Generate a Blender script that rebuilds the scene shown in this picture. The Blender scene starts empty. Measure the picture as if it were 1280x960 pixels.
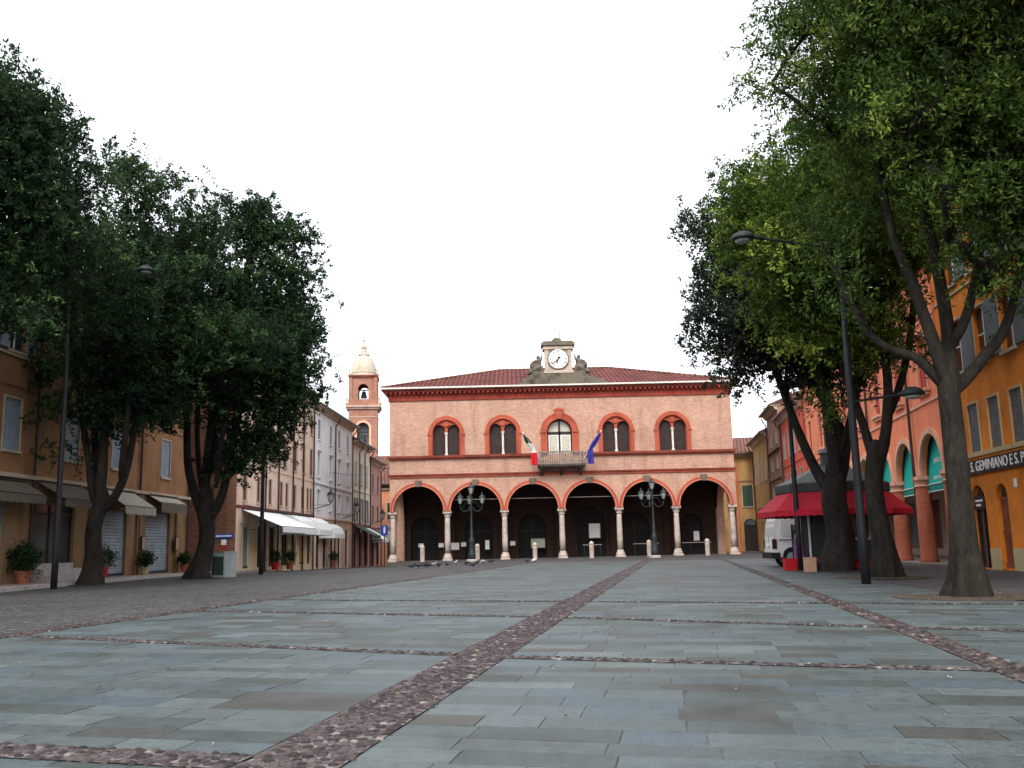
import bpy, math, random
import numpy as np
from mathutils import Vector, Matrix
random.seed(7); rng=np.random.default_rng(11)
PI=math.pi; R=math.radians
scn=bpy.context.scene
COL=scn.collection

# ------------------------------------------------------------------ measured camera (used to survey positions from the photograph)
F=1180.; PITCH=R(9.75); ROLL=R(1.3); CH=1.0
def ray(px,py):
    x=px-640; y=-(py-480); c,s=math.cos(ROLL),math.sin(ROLL)
    X=(x*c+y*s)/F; Y=(-x*s+y*c)/F
    return Vector((X, math.cos(PITCH)-Y*math.sin(PITCH), math.sin(PITCH)+Y*math.cos(PITCH)))
def g(px,py,z=0.):
    d=ray(px,py); t=(z-CH)/d.z; return d*t+Vector((0,0,CH))
def at(px,py,Y):
    d=ray(px,py); return d*(Y/d.y)+Vector((0,0,CH))

# ------------------------------------------------------------------ materials
def nodes(m):
    m.use_nodes=True; m.node_tree.nodes['Principled BSDF'].inputs['Specular IOR Level'].default_value=.12; return m.node_tree.nodes, m.node_tree.links
def coordvec(N,L,mode='obj'):
    tc=N.new('ShaderNodeTexCoord')
    if mode=='obj': return tc.outputs['Object']
    sep=N.new('ShaderNodeSeparateXYZ'); L.new(tc.outputs['Object'],sep.inputs[0])
    add=N.new('ShaderNodeMath'); add.operation='ADD'; L.new(sep.outputs[0],add.inputs[0]); L.new(sep.outputs[1],add.inputs[1])
    cb=N.new('ShaderNodeCombineXYZ'); L.new(add.outputs[0],cb.inputs[0]); L.new(sep.outputs[2],cb.inputs[1])
    return cb.outputs[0]
def rgba(c): return (c[0],c[1],c[2],1)
def mul(c,k): return (min(1,c[0]*k),min(1,c[1]*k),min(1,c[2]*k))
def noise(N,L,vec,scale,detail=5,rough=.6,mapscale=None):
    n=N.new('ShaderNodeTexNoise'); n.inputs['Scale'].default_value=scale; n.inputs['Detail'].default_value=detail; n.inputs['Roughness'].default_value=rough
    if mapscale:
        mp=N.new('ShaderNodeMapping'); mp.inputs['Scale'].default_value=mapscale; L.new(vec,mp.inputs[0]); vec=mp.outputs[0]
    L.new(vec,n.inputs['Vector']); return n.outputs['Fac']
def ramp(N,L,fac,stops):
    r=N.new('ShaderNodeValToRGB'); e=r.color_ramp.elements
    e[0].position=stops[0][0]; e[0].color=rgba(stops[0][1]); e[1].position=stops[-1][0]; e[1].color=rgba(stops[-1][1])
    for p,c in stops[1:-1]:
        q=e.new(p); q.color=rgba(c)
    L.new(fac,r.inputs[0]); return r.outputs[0]
def mixc(N,L,fac,a,b,mode='MIX'):
    m=N.new('ShaderNodeMix'); m.data_type='RGBA'; m.blend_type=mode
    if isinstance(fac,(int,float)): m.inputs[0].default_value=fac
    else: L.new(fac,m.inputs[0])
    for s,v in ((6,a),(7,b)):
        if isinstance(v,tuple): m.inputs[s].default_value=rgba(v)
        else: L.new(v,m.inputs[s])
    return m.outputs[2]
def bump(N,L,h,bs,strength,dist):
    b=N.new('ShaderNodeBump'); b.inputs['Strength'].default_value=strength; b.inputs['Distance'].default_value=dist
    L.new(h,b.inputs['Height']); L.new(b.outputs[0],bs.inputs['Normal'])
def plaster(name,c,var=.35,rough=.85,stain=(.6,.55,.5),sc=1.0,streak=.6):
    m=bpy.data.materials.new(name); N,L=nodes(m); bs=N['Principled BSDF']; bs.inputs['Roughness'].default_value=rough
    v=coordvec(N,L)
    n1=noise(N,L,v,.7*sc,8,.65); col=ramp(N,L,n1,[(.3,mul(c,1-var)),(.5,c),(.72,mul(c,1+var*.5))])
    n2=noise(N,L,v,1.6*sc,6,.6,(1,1,.12)); f=ramp(N,L,n2,[(.5,(0,0,0)),(.75,(streak,)*3)])
    col=mixc(N,L,f,col,(c[0]*stain[0],c[1]*stain[1],c[2]*stain[2]))
    n3=noise(N,L,v,22*sc,4,.7); col=mixc(N,L,.25,col,ramp(N,L,n3,[(.3,(.55,.55,.55)),(.7,(1,1,1))]),'MULTIPLY')
    L.new(col,bs.inputs['Base Color']); bump(N,L,n3,bs,.35,.01); return m
def brick(name,c1,c2,mortar,scale=1.,bw=.27,bh=.075,var=.3,bumpd=.006):
    m=bpy.data.materials.new(name); N,L=nodes(m); bs=N['Principled BSDF']; bs.inputs['Roughness'].default_value=.9
    v=coordvec(N,L,'wall'); o=coordvec(N,L)
    b=N.new('ShaderNodeTexBrick'); b.inputs['Scale'].default_value=1.; b.inputs['Brick Width'].default_value=bw*scale; b.inputs['Row Height'].default_value=bh*scale
    b.inputs['Mortar Size'].default_value=.008; b.inputs['Color1'].default_value=rgba(c1); b.inputs['Color2'].default_value=rgba(c2); b.inputs['Mortar'].default_value=rgba(mortar)
    L.new(v,b.inputs['Vector'])
    n=noise(N,L,o,.5,7,.65); col=mixc(N,L,1.,b.outputs['Color'],ramp(N,L,n,[(.3,(1-var,)*3),(.5,(.88,.88,.88)),(.7,(1,1,1))]),'MULTIPLY')
    n2=noise(N,L,o,6,5,.7); col=mixc(N,L,.7,col,ramp(N,L,n2,[(.3,(.7,.66,.64)),(.62,(1,1,1))]),'MULTIPLY')
    n3=noise(N,L,o,1.3,7,.7,(1,1,.14)); col=mixc(N,L,.75,col,ramp(N,L,n3,[(.3,(1,1,1)),(.52,(1,1,1)),(.72,(.55,.48,.46))]),'MULTIPLY')
    n4=noise(N,L,o,1.1,2,.5); col=mixc(N,L,.5,col,ramp(N,L,n4,[(.4,(1,1,1)),(.47,(.93,.80,.76)),(.6,(.95,.9,.85))]),'MULTIPLY')
    L.new(col,bs.inputs['Base Color']); bump(N,L,b.outputs['Fac'],bs,-.4,bumpd); return m
def simple(name,c,rough=.6,metal=0,var=.15,sc=6.,spec=.22):
    m=bpy.data.materials.new(name); N,L=nodes(m); bs=N['Principled BSDF']; bs.inputs['Roughness'].default_value=rough; bs.inputs['Metallic'].default_value=metal
    bs.inputs['Specular IOR Level'].default_value=spec
    n=noise(N,L,coordvec(N,L),sc,5,.6); L.new(ramp(N,L,n,[(.3,mul(c,1-var)),(.7,mul(c,1+var))]),bs.inputs['Base Color']); return m
def ribbed(name,c,period,rough=.5,axis=2,dark=.55,metal=0.,depth=.01):
    m=bpy.data.materials.new(name); N,L=nodes(m); bs=N['Principled BSDF']; bs.inputs['Roughness'].default_value=rough; bs.inputs['Metallic'].default_value=metal
    o=coordvec(N,L); sep=N.new('ShaderNodeSeparateXYZ'); L.new(o,sep.inputs[0])
    mm=N.new('ShaderNodeMath'); mm.operation='MULTIPLY'; mm.inputs[1].default_value=1/period; L.new(sep.outputs[axis],mm.inputs[0])
    fr=N.new('ShaderNodeMath'); fr.operation='FRACT'; L.new(mm.outputs[0],fr.inputs[0])
    rp=ramp(N,L,fr.outputs[0],[(0,(.0,)*3),(.18,(1,)*3),(.8,(.8,)*3),(1,(.1,)*3)])
    n=noise(N,L,o,2.5,5,.6); base=ramp(N,L,n,[(.3,mul(c,.75)),(.7,mul(c,1.15))])
    gro=ramp(N,L,fr.outputs[0],[(0,(dark,)*3),(.12,(1,)*3),(1,(1,)*3)])
    L.new(mixc(N,L,1.,base,gro,'MULTIPLY'),bs.inputs['Base Color']); bump(N,L,rp,bs,.8,depth); return m
def glassy(name,c,rough=.08):
    m=bpy.data.materials.new(name); N,L=nodes(m); bs=N['Principled BSDF']; bs.inputs['Specular IOR Level'].default_value=.5; bs.inputs['Base Color'].default_value=rgba(c); bs.inputs['Roughness'].default_value=rough
    n=noise(N,L,coordvec(N,L),1.5,2,.5); bump(N,L,n,bs,.05,.05); return m
def stone(name,c,dark,sc=3.,rough=.85):
    m=bpy.data.materials.new(name); N,L=nodes(m); bs=N['Principled BSDF']; bs.inputs['Roughness'].default_value=rough
    v=coordvec(N,L); n=noise(N,L,v,sc,8,.7); n2=noise(N,L,v,sc*8,5,.7)
    col=ramp(N,L,n,[(.32,dark),(.5,c),(.7,mul(c,1.15))]); col=mixc(N,L,.6,col,ramp(N,L,n2,[(.3,(.6,.6,.6)),(.6,(1,1,1))]),'MULTIPLY')
    L.new(col,bs.inputs['Base Color']); bump(N,L,n2,bs,.5,.02); return m
def rooftile(name,c,axis='x'):
    m=bpy.data.materials.new(name); N,L=nodes(m); bs=N['Principled BSDF']; bs.inputs['Roughness'].default_value=.9
    o=coordvec(N,L); sep=N.new('ShaderNodeSeparateXYZ'); L.new(o,sep.inputs[0])
    mm=N.new('ShaderNodeMath'); mm.operation='MULTIPLY'; mm.inputs[1].default_value=1/.36; L.new(sep.outputs[0 if axis=='x' else 1],mm.inputs[0])
    fr=N.new('ShaderNodeMath'); fr.operation='FRACT'; L.new(mm.outputs[0],fr.inputs[0])
    rp=ramp(N,L,fr.outputs[0],[(0,(.0,)*3),(.5,(1,)*3),(1,(.0,)*3)])
    n=noise(N,L,o,3,6,.7); n2=noise(N,L,o,.6,5,.7)
    base=ramp(N,L,n,[(.3,mul(c,.5)),(.5,c),(.7,mul(c,1.5))]); base=mixc(N,L,.8,base,ramp(N,L,n2,[(.35,(.55,.5,.5)),(.6,(1,1,1))]),'MULTIPLY')
    L.new(mixc(N,L,.85,base,ramp(N,L,fr.outputs[0],[(0,(.3,)*3),(.4,(1,)*3),(.6,(1,)*3),(1,(.3,)*3)]),'MULTIPLY'),bs.inputs['Base Color']); bump(N,L,rp,bs,1.,.08); return m

M={}
M['hall_brick']=brick('hall brick',(.60,.375,.28),(.46,.275,.205),(.56,.41,.325),1.,.27,.075,.2)
M['shaded_brick']=brick('shaded arcade brick',(.055,.032,.024),(.04,.025,.02),(.05,.035,.028))  # arcade shade put into the brick colour, far darker than outside
M['side_brick']=brick('old side wall brick',(.27,.13,.08),(.18,.09,.06),(.28,.2,.14),1.2)
M['red_trim']=plaster('red terracotta trim',(.40,.092,.054),.35,.8,(.6,.6,.6))
M['moulding']=plaster('pale terracotta moulding',(.56,.22,.15),.2)
M['dark_trim']=plaster('weathered terracotta ledge',(.20,.052,.038),.4)
M['baluster']=stone('grey baluster stone',(.25,.215,.19),(.13,.11,.1),2.)
M['arc_floor']=stone('shaded arcade floor stone',(.10,.09,.085),(.06,.055,.05),2.)  # floor colour lowered so the arcade stays in shade
M['marble']=stone('pale pink marble',(.48,.41,.36),(.28,.235,.21),2.,.7)
M['grey_stone']=stone('mossy grey stone',(.15,.13,.10),(.04,.036,.028),1.2)
M['sculpt']=stone('dark weathered sculpture stone',(.15,.125,.105),(.045,.04,.033),2.5)
M['white_stone']=stone('whitish column stone',(.72,.64,.58),(.5,.43,.38),2.5)
M['gutter']=simple('pale metal gutter',(.62,.6,.55),.5)
M['roof']=rooftile('red roof tiles',(.17,.055,.048))
M['roof_side']=rooftile('brown roof tiles',(.22,.11,.08))
M['shutter_brown']=ribbed('dark brown louvred shutter',(.042,.028,.028),.12,.6)
M['shutter_darkred']=ribbed('dark red louvred shutter',(.14,.05,.04),.1,.6)
M['shutter_redbright']=ribbed('red shutter',(.42,.06,.04),.12,.6)
M['shutter_grey']=ribbed('grey louvred shutter',(.13,.14,.15),.1,.6)
M['shutter_blue']=ribbed('pale blue louvred shutter',(.25,.32,.38),.1,.6)
M['shutter_green']=ribbed('green louvred shutter',(.05,.08,.06),.1,.6)
M['shutter_pale']=ribbed('pale grey shutter',(.42,.43,.46),.1,.6)
M['roll']=ribbed('galvanised rolling shutter',(.27,.33,.37),.14,.45,2,.45,.2,.03)
M['iron']=simple('black iron',(.025,.026,.03),.45,.3)
M['iron_green']=simple('dark grey green iron',(.03,.04,.044),.5,.2)
M['pipe']=simple('dark brown downpipe',(.055,.035,.03),.5)
M['glass']=glassy('dark window glass',(.03,.035,.04))
M['shopglass']=glassy('shop window glass',(.045,.045,.05),.1)
M['milk']=simple('frosted lantern glass',(.30,.31,.31),.25)
M['curtain']=simple('pale curtain behind glass',(.46,.45,.38),.3)
M['whitepaint']=simple('white paint',(.75,.75,.74),.5)
M['darkframe']=simple('dark timber frame',(.03,.022,.02),.5)
M['wood']=ribbed('brown wooden door',(.26,.085,.045),.22,.5,0,.5)
M['wood_orange']=ribbed('orange wooden door',(.55,.25,.08),.25,.5,1,.6)
M['paper']=simple('paper notice',(.82,.82,.80),.7)
M['dark']=simple('shade-black doorway',(.015,.014,.014),.8)  # near-black sheet painted as the unlit hall doorways
M['pl_tan']=plaster('tan orange plaster',(.33,.175,.09),.35)  # tree shade over this front is put into the wall colour
M['pl_tanlow']=plaster('ochre shopfront plaster',(.25,.16,.085),.35)  # shopfront colour lowered for the tree shade as well
M['pl_brown']=plaster('dusty pink brown plaster',(.76,.58,.46),.15)
M['pl_cream']=plaster('cream yellow plaster',(.74,.62,.40),.12)
M['pl_white']=plaster('bluish white plaster',(.82,.82,.84),.10)
M['pl_pale']=plaster('pale yellow plaster',(.8,.76,.64),.10)
M['pl_pink']=plaster('faded pink plaster',(.50,.27,.23),.2)
M['pl_orange']=plaster('burnt orange plaster',(.76,.235,.035),.4)
M['pl_orange_far']=plaster('far orange plaster',(.62,.29,.17),.2)
M['pl_salmon']=plaster('salmon plaster',(.88,.27,.14),.15)
M['pl_red']=plaster('coral red plaster',(.62,.13,.09),.15)
M['pl_yellow']=plaster('ochre yellow plaster',(.42,.25,.10),.4)
M['shutter_beige']=ribbed('grey beige shutter',(.24,.235,.20),.1,.6)
M['pl_oldbrown']=plaster('peeling brown plaster',(.33,.20,.14),.5,.9,(.5,.5,.5),2.)
M['trim_cream']=plaster('cream stone trim',(.50,.42,.32),.3)
M['trim_salmon']=plaster('pale salmon arch trim',(.76,.40,.28),.1)
M['plinth']=plaster('beige plinth plaster',(.52,.42,.24),.3)
M['col_brick']=brick('portico column brick',(.42,.13,.075),(.36,.11,.065),(.4,.16,.1))
M['tower_brick']=brick('tower brick',(.46,.235,.17),(.38,.195,.145),(.46,.3,.23),3.)
M['dome']=stone('pale dome render',(.52,.46,.37),(.40,.35,.29),.5)
M['soffit']=simple('dark eave timber',(.10,.07,.055),.8)
M['teal']=simple('teal awning fabric',(.015,.42,.34),.8,0,.08)
M['teal_dark']=simple('dark teal valance',(.008,.2,.16),.8,0,.08)
M['kred']=simple('crimson awning fabric',(.40,.010,.028),.75,0,.12)
M['kroof']=simple('grey green kiosk roof',(.075,.088,.08),.6,0,.25)
M['kfascia']=simple('dark kiosk fascia',(.04,.046,.044),.6,0,.2)
M['awn_white']=simple('white awning fabric',(.74,.77,.77),.8,0,.06)
M['awn_grey']=simple('grey awning fabric',(.30,.31,.31),.8,0,.1)
M['awn_green']=simple('dark green awning fabric',(.05,.10,.08),.8,0,.1)
M['awn_burg']=simple('burgundy fabric',(.22,.03,.06),.8,0,.1)
M['awn_beige']=simple('beige awning fabric',(.36,.35,.29),.85,0,.2)
M['awn_dark']=simple('dark beige awning fabric',(.13,.11,.085),.85,0,.25)  # beige fabric with the tree shade of the near-left front in its colour
M['terra']=simple('terracotta pot',(.30,.10,.06),.8)
M['redplastic']=simple('red plastic',(.5,.015,.02),.45)
M['cardboard']=simple('brown cardboard',(.42,.26,.17),.85)
M['vanwhite']=simple('white van paint',(.78,.78,.78),.25,0,.03)
M['rubber']=simple('black rubber',(.02,.02,.02),.8)
M['vanglass']=glassy('grey van panel glass',(.60,.62,.63),.2)
M['tail']=simple('dark tail light',(.06,.02,.02),.3)
M['signblue']=simple('blue sign',(.03,.07,.42),.5,0,.05)
M['signwhite']=simple('white sign face',(.8,.8,.8),.5,0,.03)
M['signblack']=simple('black sign board',(.014,.012,.012),.5)
M['flag_green']=simple('dark green flag cloth',(.015,.05,.03),.8)
M['flag_red']=simple('red flag cloth',(.62,.015,.03),.8)
M['flag_white']=simple('white flag cloth',(.8,.8,.8),.8)
M['flag_blue']=simple('blue flag cloth',(.04,.045,.29),.8)
M['pigeon']=simple('slate pigeon plumage',(.04,.043,.052),.8,0,.4,40)
M['pigeon_g']=simple('pale grey pigeon plumage',(.25,.26,.28),.8,0,.4,40)
M['pigeon_w']=simple('white pigeon plumage',(.6,.6,.6),.8)
M['cabinet']=simple('grey green cabinet',(.19,.25,.24),.5)
M['cabinet_l']=simple('pale cabinet edge',(.34,.38,.38),.5)
M['violet']=simple('printed violet cover',(.25,.1,.32),.4,0,.5,18)
M['magaz']=simple('printed covers',(.4,.25,.2),.4,0,.9,25)
M['kerbstone']=stone('pale kerb stone',(.42,.39,.37),(.3,.27,.25),3.)
M['pavtile']=stone('pinkish pavement stone',(.30,.22,.19),(.2,.15,.13),2.)
M['soil']=stone('brown soil with leaf litter',(.085,.068,.052),(.035,.028,.022),6.)

def bark(name,c):
    m=bpy.data.materials.new(name); N,L=nodes(m); bs=N['Principled BSDF']; bs.inputs['Roughness'].default_value=.95
    v=coordvec(N,L); n=noise(N,L,v,4,8,.7,(1,1,.35)); n2=noise(N,L,v,14,6,.75,(1,1,.4))
    col=ramp(N,L,n,[(.3,mul(c,.5)),(.5,c),(.62,mul(c,1.25)),(.72,(c[0]*2.8,c[1]*2.9,c[2]*2.4))])
    col=mixc(N,L,.8,col,ramp(N,L,n2,[(.35,(.45,.45,.45)),(.6,(1,1,1))]),'MULTIPLY')
    L.new(col,bs.inputs['Base Color']); bump(N,L,n2,bs,1.,.03); return m
M['bark']=bark('grey brown bark',(.030,.026,.021))
M['bark_dark']=bark('dark bark',(.030,.026,.022))
def leafmat(name,dark,mid,light):
    m=bpy.data.materials.new(name); N,L=nodes(m); bs=N['Principled BSDF']; bs.inputs['Roughness'].default_value=.55
    bs.inputs['Specular IOR Level'].default_value=.12
    a=N.new('ShaderNodeAttribute'); a.attribute_name='tone'; col=ramp(N,L,a.outputs['Fac'],[(0,dark),(.5,mid),(.93,light),(1.,mul(light,1.8))])
    L.new(col,bs.inputs['Base Color'])
    t=N.new('ShaderNodeBsdfTranslucent'); L.new(mixc(N,L,.25,col,(.10,.15,.04)),t.inputs[0])
    mx=N.new('ShaderNodeMixShader'); mx.inputs[0].default_value=.3; L.new(bs.outputs[0],mx.inputs[1]); L.new(t.outputs[0],mx.inputs[2])
    L.new(mx.outputs[0],N['Material Output'].inputs[0]); return m
M['leaf_dark']=leafmat('dark green leaves',(.006,.018,.009),(.017,.044,.018),(.046,.090,.028))
M['leaf_mid']=leafmat('mid green leaves',(.014,.034,.008),(.050,.096,.018),(.155,.215,.04))
M['leaf_bright']=leafmat('yellowish green leaves',(.026,.056,.008),(.078,.135,.019),(.20,.265,.045))
M['leaf_grey']=leafmat('grey green leaves',(.011,.019,.013),(.023,.036,.024),(.045,.06,.036))

# ------------------------------------------------------------------ mesh builder
class MB:
    def __init__(s): s.v=[]; s.f=[]; s.m=[]; s.k=0
    def mat(s,k): s.k=k; return s
    def add(s,vs,fs):
        n=len(s.v); s.v+= [tuple(p) for p in vs]; s.f+=[tuple(n+i for i in f) for f in fs]; s.m+=[s.k]*len(fs); return s
    def quad(s,a,b,c,d): return s.add([a,b,c,d],[(0,1,2,3)])
    def box(s,x0,x1,y0,y1,z0,z1):
        return s.add([(x0,y0,z0),(x1,y0,z0),(x1,y1,z0),(x0,y1,z0),(x0,y0,z1),(x1,y0,z1),(x1,y1,z1),(x0,y1,z1)],[(3,2,1,0),(4,5,6,7),(0,1,5,4),(1,2,6,5),(2,3,7,6),(3,0,4,7)])
    def rect(s,x0,x1,z0,z1,y=0): return s.quad((x0,y,z0),(x1,y,z0),(x1,y,z1),(x0,y,z1))
    def prism(s,poly,axis,a,b):
        n=len(poly)
        def P(p,t): return (t,p[0],p[1]) if axis=='x' else ((p[0],t,p[1]) if axis=='y' else (p[0],p[1],t))
        vs=[P(p,a) for p in poly]+[P(p,b) for p in poly]
        return s.add(vs,[tuple(range(n))[::-1],tuple(range(n,2*n))]+[(i,(i+1)%n,n+(i+1)%n,n+i) for i in range(n)])
    def lathe(s,prof,c=(0,0,0),n=16,ph=0.):
        vs=[];fs=[]
        for r,z in prof:
            for i in range(n):
                a=2*PI*i/n+ph; vs.append((c[0]+r*math.cos(a),c[1]+r*math.sin(a),c[2]+z))
        for j in range(len(prof)-1):
            for i in range(n): fs.append((j*n+i,j*n+(i+1)%n,(j+1)*n+(i+1)%n,(j+1)*n+i))
        fs.append(tuple(range(n))[::-1]); fs.append(tuple((len(prof)-1)*n+i for i in range(n)))
        return s.add(vs,fs)
    def tube(s,pts,rad,n=8):
        pts=[Vector(p) for p in pts]
        if not hasattr(rad,'__len__'): rad=[rad]*len(pts)
        vs=[];fs=[]; up=None
        for i,p in enumerate(pts):
            d=(pts[min(i+1,len(pts)-1)]-pts[max(i-1,0)]).normalized()
            if up is None: up=Vector((0,0,1)) if abs(d.z)<.9 else Vector((1,0,0))
            x=up.cross(d).normalized(); y=d.cross(x).normalized(); up=y
            x,y=y,-x
            for k in range(n):
                a=2*PI*k/n; vs.append(p+x*(rad[i]*math.cos(a))+y*(rad[i]*math.sin(a)))
        for j in range(len(pts)-1):
            for k in range(n): fs.append((j*n+k,j*n+(k+1)%n,(j+1)*n+(k+1)%n,(j+1)*n+k))
        fs.append(tuple(range(n))[::-1]); fs.append(tuple((len(pts)-1)*n+k for k in range(n)))
        return s.add(vs,fs)
    def ell(s,c,r,n=10,m=6,rot=0):
        vs=[];fs=[]; cr,sr=math.cos(rot),math.sin(rot)
        for j in range(m+1):
            t=PI*j/m; rr=max(.02,math.sin(t))
            for i in range(n):
                a=2*PI*i/n; x=r[0]*rr*math.cos(a); z=r[2]*math.cos(t)
                vs.append((c[0]+x*cr-z*sr,c[1]+r[1]*rr*math.sin(a),c[2]+x*sr+z*cr))
        for j in range(m):
            for i in range(n): fs.append((j*n+i,j*n+(i+1)%n,(j+1)*n+(i+1)%n,(j+1)*n+i))
        return s.add(vs,fs)
    def arch(s,x0,x1,z0,z1,cx,r,zs,zp,d,y=0,n=14,rise=None):
        rise=r if rise is None else rise
        s.rect(x0,cx-r,z0,z1,y) if cx-r>x0+1e-4 else 0
        s.rect(cx+r,x1,z0,z1,y) if x1>cx+r+1e-4 else 0
        if zs>z0+1e-4: s.rect(cx-r,cx+r,z0,zs,y)
        P=[(cx-r*math.cos(PI*i/n),zp+rise*math.sin(PI*i/n)) for i in range(n+1)]
        for i in range(n):
            a,b=P[i],P[i+1]; s.quad((a[0],y,a[1]),(b[0],y,b[1]),(b[0],y,z1),(a[0],y,z1)); s.quad((a[0],y,a[1]),(b[0],y,b[1]),(b[0],y+d,b[1]),(a[0],y+d,a[1]))
        for xx in (cx-r,cx+r): s.quad((xx,y,zs),(xx,y+d,zs),(xx,y+d,zp),(xx,y,zp))
        if zs>z0+1e-4: s.quad((cx-r,y,zs),(cx+r,y,zs),(cx+r,y+d,zs),(cx-r,y+d,zs))
        return s
    def hole(s,x0,x1,z0,z1,a,b,c,e,d,y=0):
        s.rect(x0,a,z0,z1,y); s.rect(b,x1,z0,z1,y)
        if c>z0+1e-4: s.rect(a,b,z0,c,y); s.quad((a,y,c),(b,y,c),(b,y+d,c),(a,y+d,c))
        s.rect(a,b,e,z1,y)
        s.quad((a,y,e),(b,y,e),(b,y+d,e),(a,y+d,e))
        for xx in (a,b): s.quad((xx,y,c),(xx,y+d,c),(xx,y+d,e),(xx,y,e))
        return s
    def ring(s,cx,zp,r0,r1,y0,y1,n=18,leg=None):
        def pts(r):
            L=[(cx-r*math.cos(PI*i/n),zp+r*math.sin(PI*i/n)) for i in range(n+1)]
            if leg is not None: L=[(cx-r,leg)]+L+[(cx+r,leg)]
            return L
        A,B=pts(r0),pts(r1)
        for i in range(len(A)-1):
            a,b,c,d=A[i],A[i+1],B[i+1],B[i]
            s.quad((a[0],y0,a[1]),(b[0],y0,b[1]),(c[0],y0,c[1]),(d[0],y0,d[1]))
            s.quad((a[0],y0,a[1]),(b[0],y0,b[1]),(b[0],y1,b[1]),(a[0],y1,a[1]))
            s.quad((d[0],y0,d[1]),(c[0],y0,c[1]),(c[0],y1,c[1]),(d[0],y1,d[1]))
        for (a,d) in ((A[0],B[0]),(A[-1],B[-1])): s.quad((a[0],y0,a[1]),(d[0],y0,d[1]),(d[0],y1,d[1]),(a[0],y1,a[1]))
        return s
    def archfill(s,cx,r,zs,zp,y,n=14,thick=0):
        P=[(cx-r,zs)]+[(cx-r*math.cos(PI*i/n),zp+r*math.sin(PI*i/n)) for i in range(n+1)]+[(cx+r,zs)]
        if thick: return s.prism(P,'y',y,y+thick)
        return s.add([(p[0],y,p[1]) for p in P],[tuple(range(len(P)))])
    def build(s,name,mats,parent=None,smooth=False,loc=None):
        me=bpy.data.meshes.new(name); me.from_pydata(s.v,[],s.f)
        if not isinstance(mats,(list,tuple)): mats=[mats]
        for m in mats: me.materials.append(M[m] if isinstance(m,str) else m)
        if len(mats)>1: me.polygons.foreach_set('material_index',s.m)
        if smooth: me.polygons.foreach_set('use_smooth',[True]*len(me.polygons))
        me.update(); o=bpy.data.objects.new(name,me); COL.objects.link(o)
        if parent: o.parent=parent
        if loc is not None: o.location=loc
        return o
def smooth_angle(o,a=40):
    try:
        o.data.polygons.foreach_set('use_smooth',[True]*len(o.data.polygons)); o.data.set_sharp_from_angle(angle=R(a))
    except Exception: pass
    return o
def thing(name,label,cat,loc=(0,0,0),rz=0,group=None):
    o=bpy.data.objects.new(name,None); COL.objects.link(o); o.location=loc; o.rotation_euler=(0,0,rz); o.empty_display_size=.3
    o['label']=label; o['category']=cat
    if group: o['group']=group
    return o
def tag(o,label,cat,group=None):
    o['label']=label; o['category']=cat
    if group: o['group']=group
    return o
def struct(o,kind='structure'): o['kind']=kind; return o
def dup(root,loc,rz=None,label=None):
    r=root.copy(); COL.objects.link(r); r.location=loc
    if rz is not None: r.rotation_euler=(0,0,rz)
    if label: r['label']=label
    def kids(a,b):
        for ch in list(a.children):
            if ch.parent is a:
                c=ch.copy(); COL.objects.link(c); c.parent=b; kids(ch,c)
    kids(root,r); return r
def text(name,body,size,mat,parent,mtx,depth=.01,cond=1.0):
    cu=bpy.data.curves.new(name,'FONT'); cu.body=body; cu.size=size; cu.extrude=depth; cu.align_x='CENTER'; cu.align_y='CENTER'; cu.offset=.006*size
    o=bpy.data.objects.new(name,cu); COL.objects.link(o)
    dg=bpy.context.evaluated_depsgraph_get(); me=bpy.data.meshes.new_from_object(o.evaluated_get(dg)); bpy.data.objects.remove(o)
    me.materials.clear(); me.materials.append(M[mat]); me.transform(Matrix.Diagonal((cond,1,1,1)))
    t=bpy.data.objects.new(name,me); COL.objects.link(t); t.parent=parent; t.matrix_local=mtx; return t
def upright(x,y,z): return Matrix.Translation((x,y,z))@Matrix.Rotation(PI/2,4,'X')   # reads from -y

# ------------------------------------------------------------------ GROUND
def gz(x,y):
    if y<=44 or x>-3: return 0.
    k=min(1,max(0,(-x-3)/6)); k=k*k*(3-2*k); return -.0125*min(y-44,70)*k
def ground_mat():
    m=bpy.data.materials.new('fine cobble setts'); N,L=nodes(m); bs=N['Principled BSDF']; bs.inputs['Roughness'].default_value=.65
    v=coordvec(N,L); vo=N.new('ShaderNodeTexVoronoi'); vo.inputs['Scale'].default_value=10; L.new(v,vo.inputs['Vector'])
    ve=N.new('ShaderNodeTexVoronoi'); ve.feature='DISTANCE_TO_EDGE'; ve.inputs['Scale'].default_value=10; L.new(v,ve.inputs['Vector'])
    sp=N.new('ShaderNodeSeparateColor'); L.new(vo.outputs['Color'],sp.inputs[0])
    c=ramp(N,L,sp.outputs[0],[(0,(.056,.055,.057)),(.5,(.082,.080,.083)),(1,(.125,.122,.125))])
    c=mixc(N,L,1.,c,ramp(N,L,ve.outputs['Distance'],[(0,(.45,.45,.45)),(.12,(1,1,1))]),'MULTIPLY')
    n=noise(N,L,v,.35,8,.7); c=mixc(N,L,1.,c,ramp(N,L,n,[(.3,(.7,.7,.72)),(.55,(1,1,1)),(.7,(1.0,.93,.9))]),'MULTIPLY')
    L.new(c,bs.inputs['Base Color']); bump(N,L,ramp(N,L,ve.outputs['Distance'],[(0,(0,0,0)),(.3,(1,1,1))]),bs,.8,.015); return m
M['setts']=ground_mat()
xs=[-900,-300,-120]+[x for x in np.arange(-60,61,2.)]+[120,300,900]; ys=[-300,-60]+[y for y in np.arange(-10,140,3.)]+[200,400,1500]
mb=MB(); mb.v=[(float(x),float(y),gz(x,y)-.012) for y in ys for x in xs]; nx=len(xs)
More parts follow.
